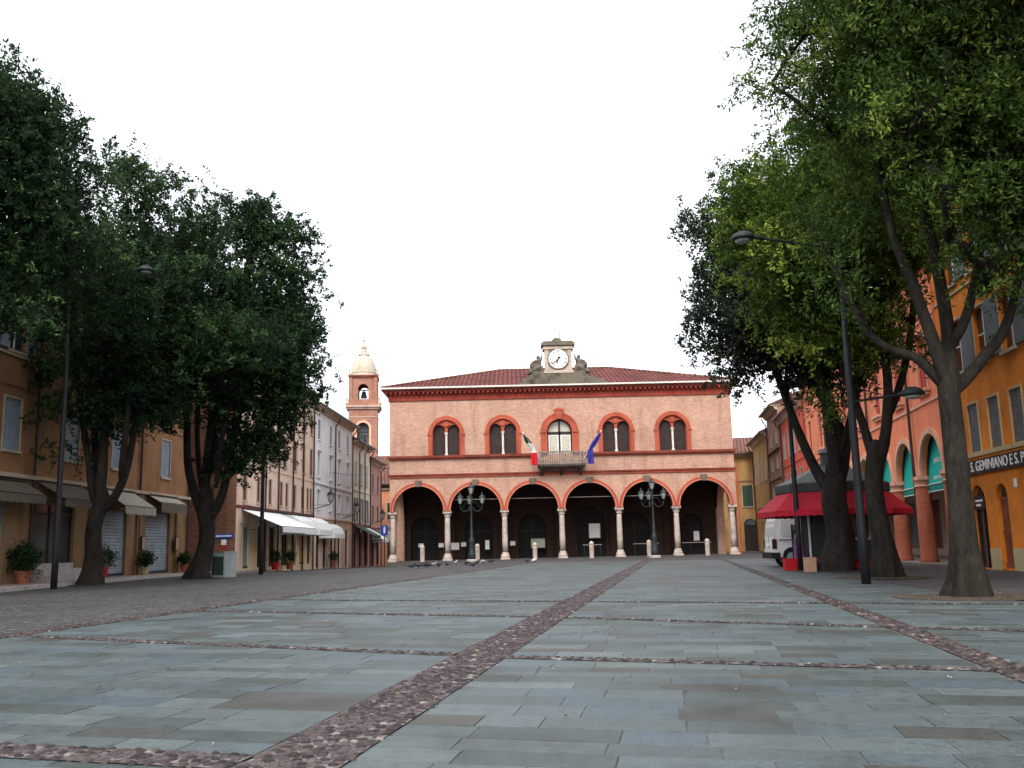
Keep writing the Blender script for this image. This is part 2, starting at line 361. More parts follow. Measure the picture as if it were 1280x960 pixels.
mb.f=[(j*nx+i,j*nx+i+1,(j+1)*nx+i+1,(j+1)*nx+i) for j in range(len(ys)-1) for i in range(nx-1)]; mb.m=[0]*len(mb.f)
struct(mb.build('ground','setts'))

SL=-.27; UX=1/math.hypot(1,SL); UY=SL*UX; VX=.17
CL,CC0,CC1,CR=-8.75,-2.17,-1.63,2.45
def skew(c,b):   # c = X-.17Y ; row coordinate b: Y=b+SL*X
    # X = c + .17Y ; Y = b + SL*X
    X=(c+VX*b)/(1-VX*SL); return X, b+SL*X
def slab_mat():
    m=bpy.data.materials.new('blue grey sandstone slabs'); N,L=nodes(m); bs=N['Principled BSDF']
    a=N.new('ShaderNodeAttribute'); a.attribute_name='tone'; v=coordvec(N,L)
    c=ramp(N,L,a.outputs['Fac'],[(0,(.080,.080,.072)),(.08,(.076,.086,.082)),(.2,(.072,.092,.093)),(.45,(.096,.123,.130)),(.7,(.118,.150,.159)),(.88,(.082,.118,.142)),(.95,(.125,.156,.162)),(1,(.155,.185,.19))])
    n=noise(N,L,v,1.1,8,.65); c=mixc(N,L,1.,c,ramp(N,L,n,[(.3,(.62,.58,.53)),(.48,(.92,.93,.92)),(.66,(1,1,1)),(.75,(1.,1.,1.))]),'MULTIPLY')
    n2=noise(N,L,v,9,8,.75); c=mixc(N,L,.75,c,ramp(N,L,n2,[(.33,(.45,.43,.40)),(.5,(.93,.94,.94)),(.66,(1,1,1))]),'MULTIPLY')
    n3=noise(N,L,v,70,5,.8); c=mixc(N,L,.85,c,ramp(N,L,n3,[(.36,(.45,.45,.45)),(.6,(1,1,1)),(.7,(1.,1.,1.))]),'MULTIPLY')
    n4=noise(N,L,v,.28,5,.6); c=mixc(N,L,1.,c,ramp(N,L,n4,[(.35,(.80,.78,.74)),(.55,(1,1,1))]),'MULTIPLY')
    vo=N.new('ShaderNodeTexVoronoi'); vo.inputs['Scale'].default_value=2.6; L.new(v,vo.inputs['Vector']); c=mixc(N,L,.8,c,ramp(N,L,vo.outputs['Distance'],[(0,(.35,.33,.31)),(.035,(.5,.48,.46)),(.06,(1,1,1))]),'MULTIPLY')
    L.new(c,bs.inputs['Base Color'])
    rr=N.new('ShaderNodeMapRange'); rr.inputs['To Min'].default_value=.42; rr.inputs['To Max'].default_value=.75; L.new(n2,rr.inputs[0]); L.new(rr.outputs[0],bs.inputs['Roughness'])
    bs.inputs['Specular IOR Level'].default_value=.3
    bump(N,L,n2,bs,.35,.012); return m
M['slab']=slab_mat()
V=[];Fc=[];T=[]
def slab(c0,c1,b0,b1,z,tone):
    gp=.0018; gb=.0045; n=len(V); ch=.003
    dz=[z+random.uniform(-.002,.002) for _ in range(4)]
    for (c,b,q) in ((c0+gp,b0+gb,0),(c1-gp,b0+gb,1),(c1-gp,b1-gb,2),(c0+gp,b1-gb,3)):
        x,y=skew(c,b); V.append((x,y,-.009))
    for (c,b,q) in ((c0+gp+ch,b0+gb+ch,0),(c1-gp-ch,b0+gb+ch,1),(c1-gp-ch,b1-gb-ch,2),(c0+gp+ch,b1-gb-ch,3)):
        x,y=skew(c,b); V.append((x,y,dz[q]))
    for f in ((4,5,6,7),(0,1,5,4),(1,2,6,5),(2,3,7,6),(3,0,4,7)): Fc.append(tuple(n+i for i in f)); T.append(tone)
b=-3.
while b<57:
    h=random.choice([.26,.3,.35,.4,.46])*(1 if b<22 else 1.4)
    for (c0,c1) in ((CL+.18,CC0),(CC1,CR-.16),(CR+.16,7.6)):
        if c1>7: c1=min(c1,4.6 if b>22 else 7.0-(b*.11))
        c=c0
        while c<c1-1e-3:
            w=random.uniform(.34,.88)*(1 if b<22 else 1.3)
            if c1-(c+w)<.4: w=c1-c
            x,y=skew(c+w/2,b)
            if y<55+.0*x and y>-2:
                t=random.random(); t=random.random()*.08 if t<.07 else (.12+.8*random.random() if t<.95 else .93+.07*random.random())
                slab(c,c+w,b,b+h,random.uniform(-.001,.001),t)
            c+=w
    b+=h
me=bpy.data.meshes.new('paving'); me.from_pydata(V,[],Fc); at_=me.attributes.new('tone','FLOAT','FACE'); at_.data.foreach_set('value',T); me.materials.append(M['slab'])
o=bpy.data.objects.new('paving',me); COL.objects.link(o); struct(o)
# joint bed under slabs
M['joint']=simple('sandy joint fill',(.10,.10,.092),.95,0,.6,3)
jb=MB(); jb.add([(*skew(c,b),-.0045) for c,b in ((CL,-3),(4.5,-3),(7.,2),(4.6,22),(4.6,58),(CL,58))],[(0,1,2,3,4,5)]); struct(jb.build('paving_joint_bed','joint'))
# cobble strips
def bed_mat():
    m=bpy.data.materials.new('strip mortar bed'); N,L=nodes(m); bs=N['Principled BSDF']; bs.inputs['Roughness'].default_value=.9
    v=coordvec(N,L); ve=N.new('ShaderNodeTexVoronoi'); ve.feature='DISTANCE_TO_EDGE'; ve.inputs['Scale'].default_value=15; L.new(v,ve.inputs['Vector'])
    n=noise(N,L,v,8,5,.7); base=ramp(N,L,n,[(.44,(.045,.040,.040)),(.7,(.24,.225,.22))])
    L.new(base,bs.inputs['Base Color']); bump(N,L,n,bs,.6,.01); return m
M['bed']=bed_mat()
def peb_mat():
    m=bpy.data.materials.new('purple brown river cobbles'); N,L=nodes(m); bs=N['Principled BSDF']; bs.inputs['Roughness'].default_value=.5
    a=N.new('ShaderNodeAttribute'); a.attribute_name='tone'
    c=ramp(N,L,a.outputs['Fac'],[(0,(.026,.019,.019)),(.5,(.054,.040,.040)),(.88,(.095,.075,.073)),(1,(.24,.22,.2))])
    n=noise(N,L,coordvec(N,L),60,4,.7); c=mixc(N,L,.6,c,ramp(N,L,n,[(.3,(.6,.6,.6)),(.6,(1,1,1))]),'MULTIPLY')
    L.new(c,bs.inputs['Base Color']); return m
M['pebble']=peb_mat()
PV=[];PF=[];PT=[]
def pebble(x,y,z,a,b_,h,rot,tone):
    n=len(PV); cr,sr=math.cos(rot),math.sin(rot); K=8
    for (k,zz) in ((1.,-.3),(.88,.45),(.5,.92)):
        for i in range(K):
            t=2*PI*i/K; px=a*k*math.cos(t)*(1+random.uniform(-.07,.07)); py=b_*k*math.sin(t)
            PV.append((x+px*cr-py*sr,y+px*sr+py*cr,z+h*zz))
    PV.append((x,y,z+h))
    for j in range(2):
        for i in range(K): PF.append((n+j*K+i,n+j*K+(i+1)%K,n+(j+1)*K+(i+1)%K,n+(j+1)*K+i)); PT.append(tone)
    for i in range(K): PF.append((n+2*K+i,n+2*K+(i+1)%K,n+3*K)); PT.append(tone)
bed=MB()
def strip(p0,p1,w,far=99):
    p0=Vector(p0);p1=Vector(p1); d=(p1-p0); Ln=d.length; d/=Ln; q=Vector((-d.y,d.x))
    nseg=max(1,int(Ln/3))
    for i in range(nseg):
        a=p0+d*(Ln*i/nseg); e=p0+d*(Ln*(i+1)/nseg)
        bed.quad((a.x-q.x*w/2,a.y-q.y*w/2,.006),(e.x-q.x*w/2,e.y-q.y*w/2,.006),(e.x+q.x*w/2,e.y+q.y*w/2,.006),(a.x+q.x*w/2,a.y+q.y*w/2,.006))
    s=0
    while s<Ln:
        yy=p0.y+d.y*s; pitch=.066 if yy<18 else (.09 if yy<32 else .14)
        nn=max(2,int(w/pitch)); row_=int(s/pitch); off=(.25 if row_%2 else -.25)*pitch
        for k in range(nn):
            t=-w/2+pitch*.55+(w-pitch*1.1)*k/(nn-1)+off*.8; c=p0+d*(s+random.uniform(-.38,.38)*pitch)+q*(t+random.uniform(-.2,.2)*pitch)
            if random.random()<.06: continue
            tn=random.random(); tn=tn*.9 if random.random()<.965 else .97
            pebble(c.x,c.y,.004,pitch*random.uniform(.42,.58),pitch*random.uniform(.33,.44),.013 if pitch<.08 else .012,math.atan2(q.y,q.x)+random.uniform(-.9,.9),tn)
        s+=pitch*.93
cc=(CC0+CC1)/2+.018
strip((cc+VX*-1,-1.),(cc+VX*56,56.),.50)
strip((CL+VX*0,0.),(CL+VX*50,50.),.33)
strip((CR+VX*0,0.),(CR+VX*56,56.),.27)
def cross(p,sl,c0,c1,w):
    def hit(c):  # X-.17Y=c on the line through p with slope sl
        X=(c+VX*(p[1]-sl*p[0]))/(1-VX*sl); return (X,p[1]+sl*(X-p[0]))
    strip(hit(c0),hit(c1),w)
cross(tuple(g(150,946))[:2],-.30,CL-.5,CC0,.30)
a_,b_=g(60,797),g(550,818); cross((b_.x,b_.y),(b_.y-a_.y)/(b_.x-a_.x),CL,CC0,.17)
a_,b_=g(640,822),g(1240,838); cross((a_.x,a_.y),(b_.y-a_.y)/(b_.x-a_.x),CC1,CR+2.5,.17)
a_,b_=g(700,772),g(1040,782); cross((a_.x,a_.y),-.55,CL,CC0,.17); cross((a_.x,a_.y),(b_.y-a_.y)/(b_.x-a_.x),CC1,CR+3,.17)
a_=g(690,752); cross((a_.x,a_.y),-.5,CL,6.,.13)
struct(bed.build('cobble_strip_bed','bed'))
me=bpy.data.meshes.new('cobble_strips'); me.from_pydata(PV,[],PF); at_=me.attributes.new('tone','FLOAT','FACE'); at_.data.foreach_set('value',PT); me.materials.append(M['pebble'])
me.polygons.foreach_set('use_smooth',[True]*len(me.polygons)); o=bpy.data.objects.new('cobble_strips',me); COL.objects.link(o); struct(o)
# raised pavement on the left with pale kerb
def lx(y,o=0): return -17.0+.03*(y-49.4)+o
kb=MB(); pv=MB()
kp=[(lx(8)+3.6,8),(lx(20)+3.0,20),(lx(30)+2.2,30),(lx(40)+1.7,40),(lx(52)+1.7,52),(lx(99)+1.2,99)]
for (a,b2) in zip(kp[:-1],kp[1:]):
    n=max(1,int((b2[1]-a[1])/1.2))
    for i in range(n):
        t0,t1=i/n,(i+1)/n; p=[(a[0]+(b2[0]-a[0])*t,a[1]+(b2[1]-a[1])*t) for t in (t0,t1)]
        z0,z1=gz(*p[0]),gz(*p[1]); gp=.01
        kb.add([(p[0][0]-.28,p[0][1]+gp,z0-.2),(p[0][0],p[0][1]+gp,z0-.2),(p[1][0],p[1][1]-gp,z1-.2),(p[1][0]-.28,p[1][1]-gp,z1-.2),(p[0][0]-.28,p[0][1]+gp,z0+.12),(p[0][0],p[0][1]+gp,z0+.12),(p[1][0],p[1][1]-gp,z1+.12),(p[1][0]-.28,p[1][1]-gp,z1+.12)],[(4,5,6,7),(0,1,5,4),(1,2,6,5),(2,3,7,6),(3,0,4,7)])
        pv.quad((p[0][0]-.28,p[0][1],z0+.112),(p[1][0]-.28,p[1][1],z1+.112),(lx(p[1][1])-3,p[1][1],z1+.112),(lx(p[0][1])-3,p[0][1],z0+.112))
struct(kb.build('pavement_kerb','kerbstone')); struct(pv.build('pavement','pavtile'))

# ------------------------------------------------------------------ TOWN HALL
HX,HY=3.6,73.
hall=thing('town_hall','long pink brick town hall with six arched arcade bays, hipped tile roof and clock','town hall',(HX,HY,0))
X0,X1=-13.2,13.42; bay=4.4; cols=[-13.2+bay*i for i in range(7)]; cols[0]=-13.0; cols[-1]=13.1
w=MB(); SP=3.78; R_IN=1.98; ZT=6.56
for i in range(6):
    cx=-11.0+bay*i; xa=X0 if i==0 else -13.2+bay*i; xb=X1 if i==5 else -13.2+bay*(i+1)
    w.arch(xa,xb,SP,ZT,cx,R_IN,SP,SP,.55,0,20)
    # underside of the piers above each capital
for xx in [-13.2+bay*i for i in range(7)]:
    w.quad((xx-.24,0,SP),(xx+.24,0,SP),(xx+.24,.55,SP),(xx-.24,.55,SP))
w.rect(X0,X1,ZT,9.2-1.2+0.0,0)
# upper wall bands with window openings (z 8.0 .. 12.4)
edges=[X0,-6.6,-2.2,2.2,6.6,X1]; wc=[-8.8,-4.4,0,4.4,8.8]
for k in range(5):
    if k==2: w.arch(edges[2],edges[3],8.,12.4,0,1.02,8.,9.7,.45,0,16)
    else: w.arch(edges[k],edges[k+1],8.,12.4,wc[k],1.12,8.,9.72,.45,0,16)
w.rect(X0,X1,12.4,13.0,0)
DP=17.; PD=5.2
# side walls: arcade side arch, then closed
for sx,s in ((X0,1),(X1,-1)):
    sub=MB(); sub.arch(0,PD,0,ZT,2.6,1.9,0,SP,.55,0,16)
    vs=[(sx+s*p[1],p[0],p[2]) for p in sub.v]; w.add(vs,sub.f)
    w.quad((sx,PD,-1),(sx,DP,-1),(sx,DP,ZT),(sx,PD,ZT)); w.quad((sx,0,ZT),(sx,DP,ZT),(sx,DP,13),(sx,0,13))
w.rect(X0,X1,-1,13,DP)
w.build('wall','hall_brick',hall)
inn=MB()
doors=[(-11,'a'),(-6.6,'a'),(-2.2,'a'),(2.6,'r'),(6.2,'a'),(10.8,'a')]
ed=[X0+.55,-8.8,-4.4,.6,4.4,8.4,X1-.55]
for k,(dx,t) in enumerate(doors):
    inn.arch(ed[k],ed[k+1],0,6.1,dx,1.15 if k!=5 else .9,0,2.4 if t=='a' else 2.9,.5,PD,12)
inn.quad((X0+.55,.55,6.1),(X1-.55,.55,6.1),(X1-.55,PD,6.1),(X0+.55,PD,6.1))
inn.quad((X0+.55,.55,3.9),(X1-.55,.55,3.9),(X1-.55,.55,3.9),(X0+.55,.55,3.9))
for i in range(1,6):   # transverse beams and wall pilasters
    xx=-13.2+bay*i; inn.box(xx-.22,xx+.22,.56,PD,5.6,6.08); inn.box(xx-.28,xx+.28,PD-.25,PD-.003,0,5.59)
inn.build('arcade_inner_wall','shaded_brick',hall)
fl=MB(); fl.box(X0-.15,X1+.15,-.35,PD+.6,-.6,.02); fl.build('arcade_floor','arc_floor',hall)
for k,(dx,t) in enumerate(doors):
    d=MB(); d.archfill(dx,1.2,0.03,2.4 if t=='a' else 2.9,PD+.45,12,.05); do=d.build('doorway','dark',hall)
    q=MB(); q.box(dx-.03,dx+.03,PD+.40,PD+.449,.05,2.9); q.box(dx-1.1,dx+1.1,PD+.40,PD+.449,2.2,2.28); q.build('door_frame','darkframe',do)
# terracotta arch trims
for i in range(6):
    cx=-11.0+bay*i; t=MB(); t.ring(cx,SP,R_IN-.01,R_IN+.215,-.10,.05,24,3.76); a=t.build('arch_trim','red_trim',hall)
    t=MB(); t.ring(cx,SP,R_IN-.045,R_IN+.03,-.13,.3,24,3.76); t.build('arch_moulding','moulding',a)
    t=MB(); t.prism([(cx-.17,5.66),(cx+.17,5.66),(cx+.26,6.14),(cx-.26,6.14)],'y',-.2,.02); t.build('keystone','sculpt',a)
for i,xx in enumerate(cols):
    c=MB(); c.lathe([(.215,.55),(.225,1.4),(.20,3.0),(.185,3.3)],(xx,.28,0),18); co=c.build('column','marble',hall,True)
    b2=MB(); b2.box(xx-.36,xx+.36,-.08,.64,.02,.16); b2.lathe([(.34,.16),(.35,.28),(.29,.38),(.27,.46),(.23,.56)],(xx,.28,0),18); b2.build('base','marble',co)
    k=MB(); k.lathe([(.2,3.3),(.24,3.32),(.25,3.38),(.24,3.4),(.27,3.5),(.34,3.6)],(xx,.28,0),16); k.box(xx-.33,xx+.33,-.05,.61,3.6,3.775); k.build('capital','marble',co)
for xx in (X0+.28,X1-.28):
    c=MB(); c.box(xx-.3,xx+.3,4.75,5.25,.02,3.77); c.build('side_pier','marble',hall)
# string courses
s=MB(); s.box(X0-.07,X1+.07,-.10,.05,6.36,6.5); s.build('string_course','red_trim',hall)
s=MB(); s.box(X0-.12,X1+.12,-.17,.05,6.5,6.62); s.build('string_course','dark_trim',hall)
s=MB(); s.box(X0-.10,-1.85,-.13,.05,7.76,7.86); s.box(1.95,X1+.1,-.13,.05,7.76,7.86); s.build('sill_band','red_trim',hall)
s=MB(); s.box(X0-.16,-1.85,-.26,.05,7.86,8.04); s.box(1.95,X1+.16,-.26,.05,7.86,8.04); s.build('sill_course','dark_trim',hall)
# frieze, dentils, cornice
s=MB(); s.box(X0-.10,X1+.10,-.10,DP+.1,12.36,12.80); s.box(X0-.16,X1+.16,-.16,DP+.16,12.78,12.90); M['frieze']=plaster('dark red frieze',(.25,.047,.032),.4); s.build('frieze','frieze',hall)
s=MB()
x=X0-.3
PT_=[(x,13.02)]
while x<X1+.3: PT_+=[(x,12.86),(x+.17,12.86),(x+.17,13.0),(x+.36,13.0)]; x+=.36
s.prism(PT_+[(x,13.019)],'y',-.42,-.172)
s.build('dentil_course','frieze',hall)
s=MB(); s.box(X0-.17,X1+.17,-.17,DP+.17,12.9,13.02); s.box(X0-.45,X1+.45,-.45,DP+.45,13.02,13.14); s.box(X0-.56,X1+.56,-.56,DP+.56,13.14,13.24); s.build('cornice','dark_trim',hall)
s=MB(); s.box(X0-.66,X1+.66,-.68,-.45,13.24,13.36); s.box(X0-.66,X0-.5,-.45,DP+.6,13.24,13.36); s.box(X1+.5,X1+.66,-.45,DP+.6,13.24,13.36); s.build('gutter','gutter',hall)
e=[(X0-.6,-.6,13.37),(X1+.6,-.6,13.37),(X1+.6,DP+.6,13.37),(X0-.6,DP+.6,13.37)]; r0=(X0+8.6,DP/2,16.25); r1=(X1-8.6,DP/2,16.25)
s=MB(); s.quad(e[0],e[1],r1,r0); s.quad(e[2],e[3],r0,r1); s.quad(*e)
s.build('roof','roof',hall)
hm=rooftile('red roof tiles hip',(.17,.055,.048),'y')
for tri in ((e[1],e[2],r1),(e[3],e[0],r0)): s=MB(); s.add(tri,[(0,1,2)]); s.build('roof_hip',hm,hall)
s=MB(); s.tube([e[0],r0],.12,6); s.tube([e[1],r1],.12,6); s.tube([r0,r1],.12,6); s.build('ridge_tiles','roof_side',hall)
# biforate windows
for cx in (-8.8,-4.4,4.4,8.8):
    t=MB(); t.ring(cx,9.72,1.12,1.40,-.09,.05,20,8.04); t.ring(cx,9.72,1.08,1.14,-.13,.2,20,8.04); t.box(cx-1.46,cx-1.10,-.14,.03,9.62,9.76); t.box(cx+1.10,cx+1.46,-.14,.03,9.62,9.76)
    wo=t.build('window','red_trim',hall)
    t=MB()
    # tympanum panel with two round-headed openings
    for s_ in (-1,1):
        c2=cx+s_*.56; a,b2=(cx-1.11,cx) if s_<0 else (cx,cx+1.11); n=12
        P=[(c2-.46*math.cos(PI*i/n),9.98+.46*math.sin(PI*i/n)) for i in range(n+1)]
        for i in range(n):
            p,q=P[i],P[i+1]
            top=lambda xx: 9.72+math.sqrt(max(0,1.12**2-(xx-cx)**2))
            t.quad((p[0],.08,p[1]),(q[0],.08,q[1]),(q[0],.08,max(q[1],top(q[0]))),(p[0],.08,max(p[1],top(p[0])))); t.quad((p[0],.08,p[1]),(q[0],.08,q[1]),(q[0],.3,q[1]),(p[0],.3,p[1]))
        for (u0,u1) in ((a,c2-.46),(c2+.46,b2)):
            if abs(u0-cx)<.5 or abs(u1-cx)<.5:
                t.quad((u0,.08,9.84),(u1,.08,9.84),(u1,.08,9.72+math.sqrt(1.12**2-(u1-cx)**2)),(u0,.08,9.72+math.sqrt(1.12**2-(u0-cx)**2)))
            else: t.quad((u0,.08,8.04),(u1,.08,8.04),(u1,.08,10.),(u0,.08,10.)); 
    t.build('tympanum','red_trim',wo)
    t=MB(); t.lathe([(.02,-.06),(.20,-.05),(.23,0),(.20,.03)],(0,0,0),16); 
    t.v=[(cx+p[0],.06+p[2]*-1-.05,10.48+p[1]) for p in t.v]; t.build('medallion','red_trim',wo)
    t=MB(); t.lathe([(.13,8.04),(.13,8.14),(.085,8.2),(.085,9.62),(.12,9.68),(.15,9.84)],(cx,.12,0),12); t.build('mullion_column','white_stone',wo)
    for s_ in (-1,1):
        t=MB(); t.archfill(cx+s_*.56,.5,8.04,9.98,.32,12,.04); t.build('shutter','shutter_brown',wo)
# balcony door
t=MB(); t.ring(0,9.7,1.0,1.42,-.12,.05,20,8.0); t.ring(0,9.7,.96,1.06,-.17,.2,20,8.0); t.ring(0,9.7,1.36,1.47,-.16,.0,20,8.0)
for s_ in (-1,1):
    t.box(min(s_*.98,s_*1.5),max(s_*.98,s_*1.5),-.2,.02,9.62,9.76); t.box(min(s_*.98,s_*1.46),max(s_*.98,s_*1.46),-.18,.02,8.,8.3)
bd=t.build('balcony_door','red_trim',hall)
t=MB(); t.prism([(-.22,10.7),(.22,10.7),(.32,11.35),(-.32,11.35)],'y',-.26,.0); t.box(-.36,.36,-.3,.0,11.35,11.47); t.box(-.2,.2,-.28,0,11.47,11.56); t.build('keystone','red_trim',bd)
t=MB(); t.box(-1.0,1.0,.20,.3,9.50,9.72); t.box(-.07,.07,.20,.3,8.,10.7); t.ring(0,9.7,.86,1.0,.2,.3,20,8.0); t.build('door_frame','darkframe',bd)
t=MB()
for s_ in (-1,1):
    t.box(min(s_*.07,s_*.86),max(s_*.07,s_*.86),.25,.29,8.0,9.5)
t.archfill(0,.9,9.7,9.7,.29,16); t.build('pane','curtain',bd)
t=MB()
for s_ in (-1,1):
    for (a,b2) in ((.08,.15),(.78,.86)): t.box(min(s_*a,s_*b2),max(s_*a,s_*b2),.235,.249,8.,9.49)
    t.box(min(s_*.15,s_*.78),max(s_*.15,s_*.78),.235,.249,9.4,9.49)
t.build('sash','whitepaint',bd)
# balcony
t=MB(); t.box(-1.78,1.88,-1.05,-.0,6.98,7.12); t.box(-1.7,1.8,-.95,0,6.88,6.98)
for xx in (-1.45,1.5,.05): t.prism([(-.9,6.88),(0,6.88),(0,6.3),(-.25,6.42)],'x',xx-.12,xx+.12)
M['balc']=stone('dark balcony stone',(.10,.08,.07),(.04,.035,.03),2.); bal=t.build('balcony','balc',hall)  # black of the underside is put into the whole balcony stone
t=MB(); t.box(-1.7,1.8,-1.0,-.86,8.0,8.1); t.box(-1.7,1.8,-1.02,-.84,7.12,7.2)
for xx in (-1.66,.05,1.76): t.box(xx-.09,xx+.09,-1.02,-.84,7.2,8.0)
for sd in (-1.7,1.68): t.box(sd,sd+.12,-.86,-.05,8.0,8.1); t.box(sd,sd+.12,-.86,-.05,7.12,7.2)
t.build('balustrade','baluster',bal)
t=MB()
for i in range(19):
    xx=-1.5+i*.172
    if abs(xx-.05)<.1: continue
    t.lathe([(.03,7.2),(.055,7.4),(.03,7.6),(.05,7.8),(.03,8.0)],(xx,-.93,0),8)
for sd in (-1.64,1.74):
    for k in range(4): t.lathe([(.03,7.2),(.055,7.4),(.03,7.6),(.05,7.8),(.03,8.0)],(sd,-.7+k*.18,0),8)
t.build('balusters','baluster',bal)
# clock pediment
ped=MB(); ped.box(-3.15,3.85,-.35,.9,13.38,13.55); ped.prism([(-3.0,13.55),(3.7,13.55),(3.45,13.78),(2.8,13.95),(2.25,14.12),(2.1,14.47),(-1.95,14.47),(-2.1,14.12),(-2.55,13.95),(-2.85,13.78)],'y',-.25,.8)
pd=ped.build('clock_pediment','grey_stone',hall)
ck=MB(); ck.box(-1.08,1.24,-.29,.85,14.3,14.52); ck.box(-.98,1.14,-.15,.78,14.52,16.2)
for s_ in (-.98,.86): ck.box(s_,s_+.28,-.22,-.14,14.52,16.2)
ck.box(-1.12,1.28,-.3,.9,16.2,16.42); ck.box(-1.02,1.18,-.2,.82,16.42,16.5)
M['clockstone']=stone('grey beige clock stone',(.46,.38,.31),(.22,.18,.15),1.3); ck.build('clock_tower','clockstone',pd)
ck=MB(); ck.box(-1.24,1.40,-.42,1.0,16.5,16.72); ck.box(-1.1,1.26,-.3,.9,16.72,16.86)
ck.lathe([(.42,16.86),(.36,17.05),(.18,17.2),(.02,17.24)],(.02,.2,0),12); ck.build('clock_cap','grey_stone',pd)
ck=MB(); ck.tube([(.25,.2,17.0),(.25,.2,18.6)],.025,6); ck.build('roof_rod','iron',pd)
CZ=15.42; CXC=.07
def disc(r,y0,y1,n=32):
    m_=MB(); m_.prism([(CXC+r*math.cos(2*PI*i/n),CZ+r*math.sin(2*PI*i/n)) for i in range(n)],'y',y0,y1); return m_
fr=disc(.84,-.27,-.14).build('clock_rim','sculpt',pd)
face=disc(.76,-.285,-.26).build('clock_face','whitepaint',pd)
for i,nm in enumerate(['XII','I','II','III','IIII','V','VI','VII','VIII','IX','X','XI']):
    a=R(30*i); r=.60; text('numeral',nm,.25,'signblack',face,Matrix.Translation((CXC+r*math.sin(a),-.292,CZ+r*math.cos(a)))@Matrix.Rotation(PI/2,4,'X')@Matrix.Rotation(-a,4,'Z'),.003,.75)
def hand(ang,l,wd,back):
    a=R(ang); d=Vector((math.sin(a),math.cos(a))); n=Vector((d.y,-d.x)); h=MB()
    P=[d*-back+n*wd*.8,d*-back-n*wd*.8,d*l*.8-n*wd,d*l,d*l*.8+n*wd]; h.prism([(CXC+p.x,CZ+p.y) for p in P],'y',-.31,-.30)
    h.prism([(CXC-d.x*back+.07*math.cos(t*PI/4),CZ-d.y*back+.07*math.sin(t*PI/4)) for t in range(8)],'y',-.315,-.298); h.build('clock_hand','signblack',face)
hand(229,.66,.035,.16); hand(199,.42,.055,.12)
# seated figures
for s_,cx in ((-1,-1.62),(1,1.82)):
    f=MB()
    f.ell((cx,.15,14.68),(.46,.34,.28),12,8); f.ell((cx-s_*.1,.15,15.12),(.27,.25,.42),12,8,s_*.3); f.ell((cx-s_*.12,.1,15.62),(.16,.16,.19),10,8)
    f.ell((cx+s_*.28,.15,14.98),(.30,.26,.30),12,8,s_*.5); f.tube([(cx-s_*.15,.0,15.35),(cx-s_*.38,-.05,15.4),(cx-s_*.44,-.02,15.85)],[.11,.09,.06],8); f.tube([(cx+s_*.05,0,15.35),(cx+s_*.35,-.1,15.2),(cx+s_*.42,-.12,14.8)],[.12,.1,.08],8)
    f.tube([(cx,-.05,14.75),(cx-s_*.38,-.15,14.85),(cx-s_*.4,-.15,14.4)],[.2,.15,.1],8); f.ell((cx+s_*.5,.2,14.5),(.34,.28,.2),12,8,s_*-.5)
    sc_=f.build('stone_figure','sculpt',pd,True)
    dm=sc_.modifiers.new('r','REMESH'); dm.mode='VOXEL'; dm.voxel_size=.06; dm.use_smooth_shade=True
# tie rods
t=MB()
for i in range(1,5): cx=-11+bay*i; t.tube([(cx-2.1,.3,4.62),(cx+2.1,.3,4.62)],.035,6)
t.build('tie_rod','grey_stone',hall)
# downpipe right
t=MB(); t.tube([(X1+.1,-.12,0),(X1+.1,-.12,6.6)],.07,8); t.build('downpipe','red_trim',hall)
# notices on the inner wall
nots=[(300,650,.42,.32,'small white notice on dark arcade wall in the first bay'),(434,648,.42,.34,'small pale notice at the right side of the first bay'),(527,655,.66,.56,'framed pale panel beside the second column'),(584,643,.4,.34,'small notice left of the green lamp post in the second bay'),(742,645,.34,.75,'tall narrow notice in the second bay'),(912,636,.42,.36,'small notice at the left of the third bay'),(1080,634,1.2,.8,'wide pale green notice board behind bollard in the third bay')]
for (u,v,wd,h,lb) in nots:
    p=at(470+u/5.333,560+v/5.333,HY+PD-.35); t=thing('notice',lb,'notice',(p.x,HY+PD-.30,p.z),0,'notices in the arcade')
    b2=MB(); b2.box(-wd/2,wd/2,0,.03,-h/2,h/2); b2.build('frame','whitepaint' if wd<1 else 'grey_stone',t); b2=MB(); b2.box(-wd/2+.05,wd/2-.05,-.012,-.001,-h/2+.05,h/2-.05); M['board_green']=simple('pale green board',(.36,.44,.34),.6); b2.build('sheet','paper' if wd<1 else 'board_green',t)
for (u,v,wd,h,lb) in [(284,551,.95,1.2,'square stone plaque on the back wall in the fourth bay'),(964,585,.5,.8,'white notice on dark door in the last bay')]:
    p=at(690+u/5.333,560+v/5.333,HY+PD-.35); t=thing('notice',lb,'notice',(p.x,HY+PD-.30,p.z),0,'notices in the arcade')
    b2=MB(); b2.box(-wd/2,wd/2,0,.03,-h/2,h/2); b2.build('frame','marble',t); b2=MB(); b2.box(-wd/2+.05,wd/2-.05,-.012,-.001,-h/2+.05,h/2-.05); b2.build('sheet','paper',t)

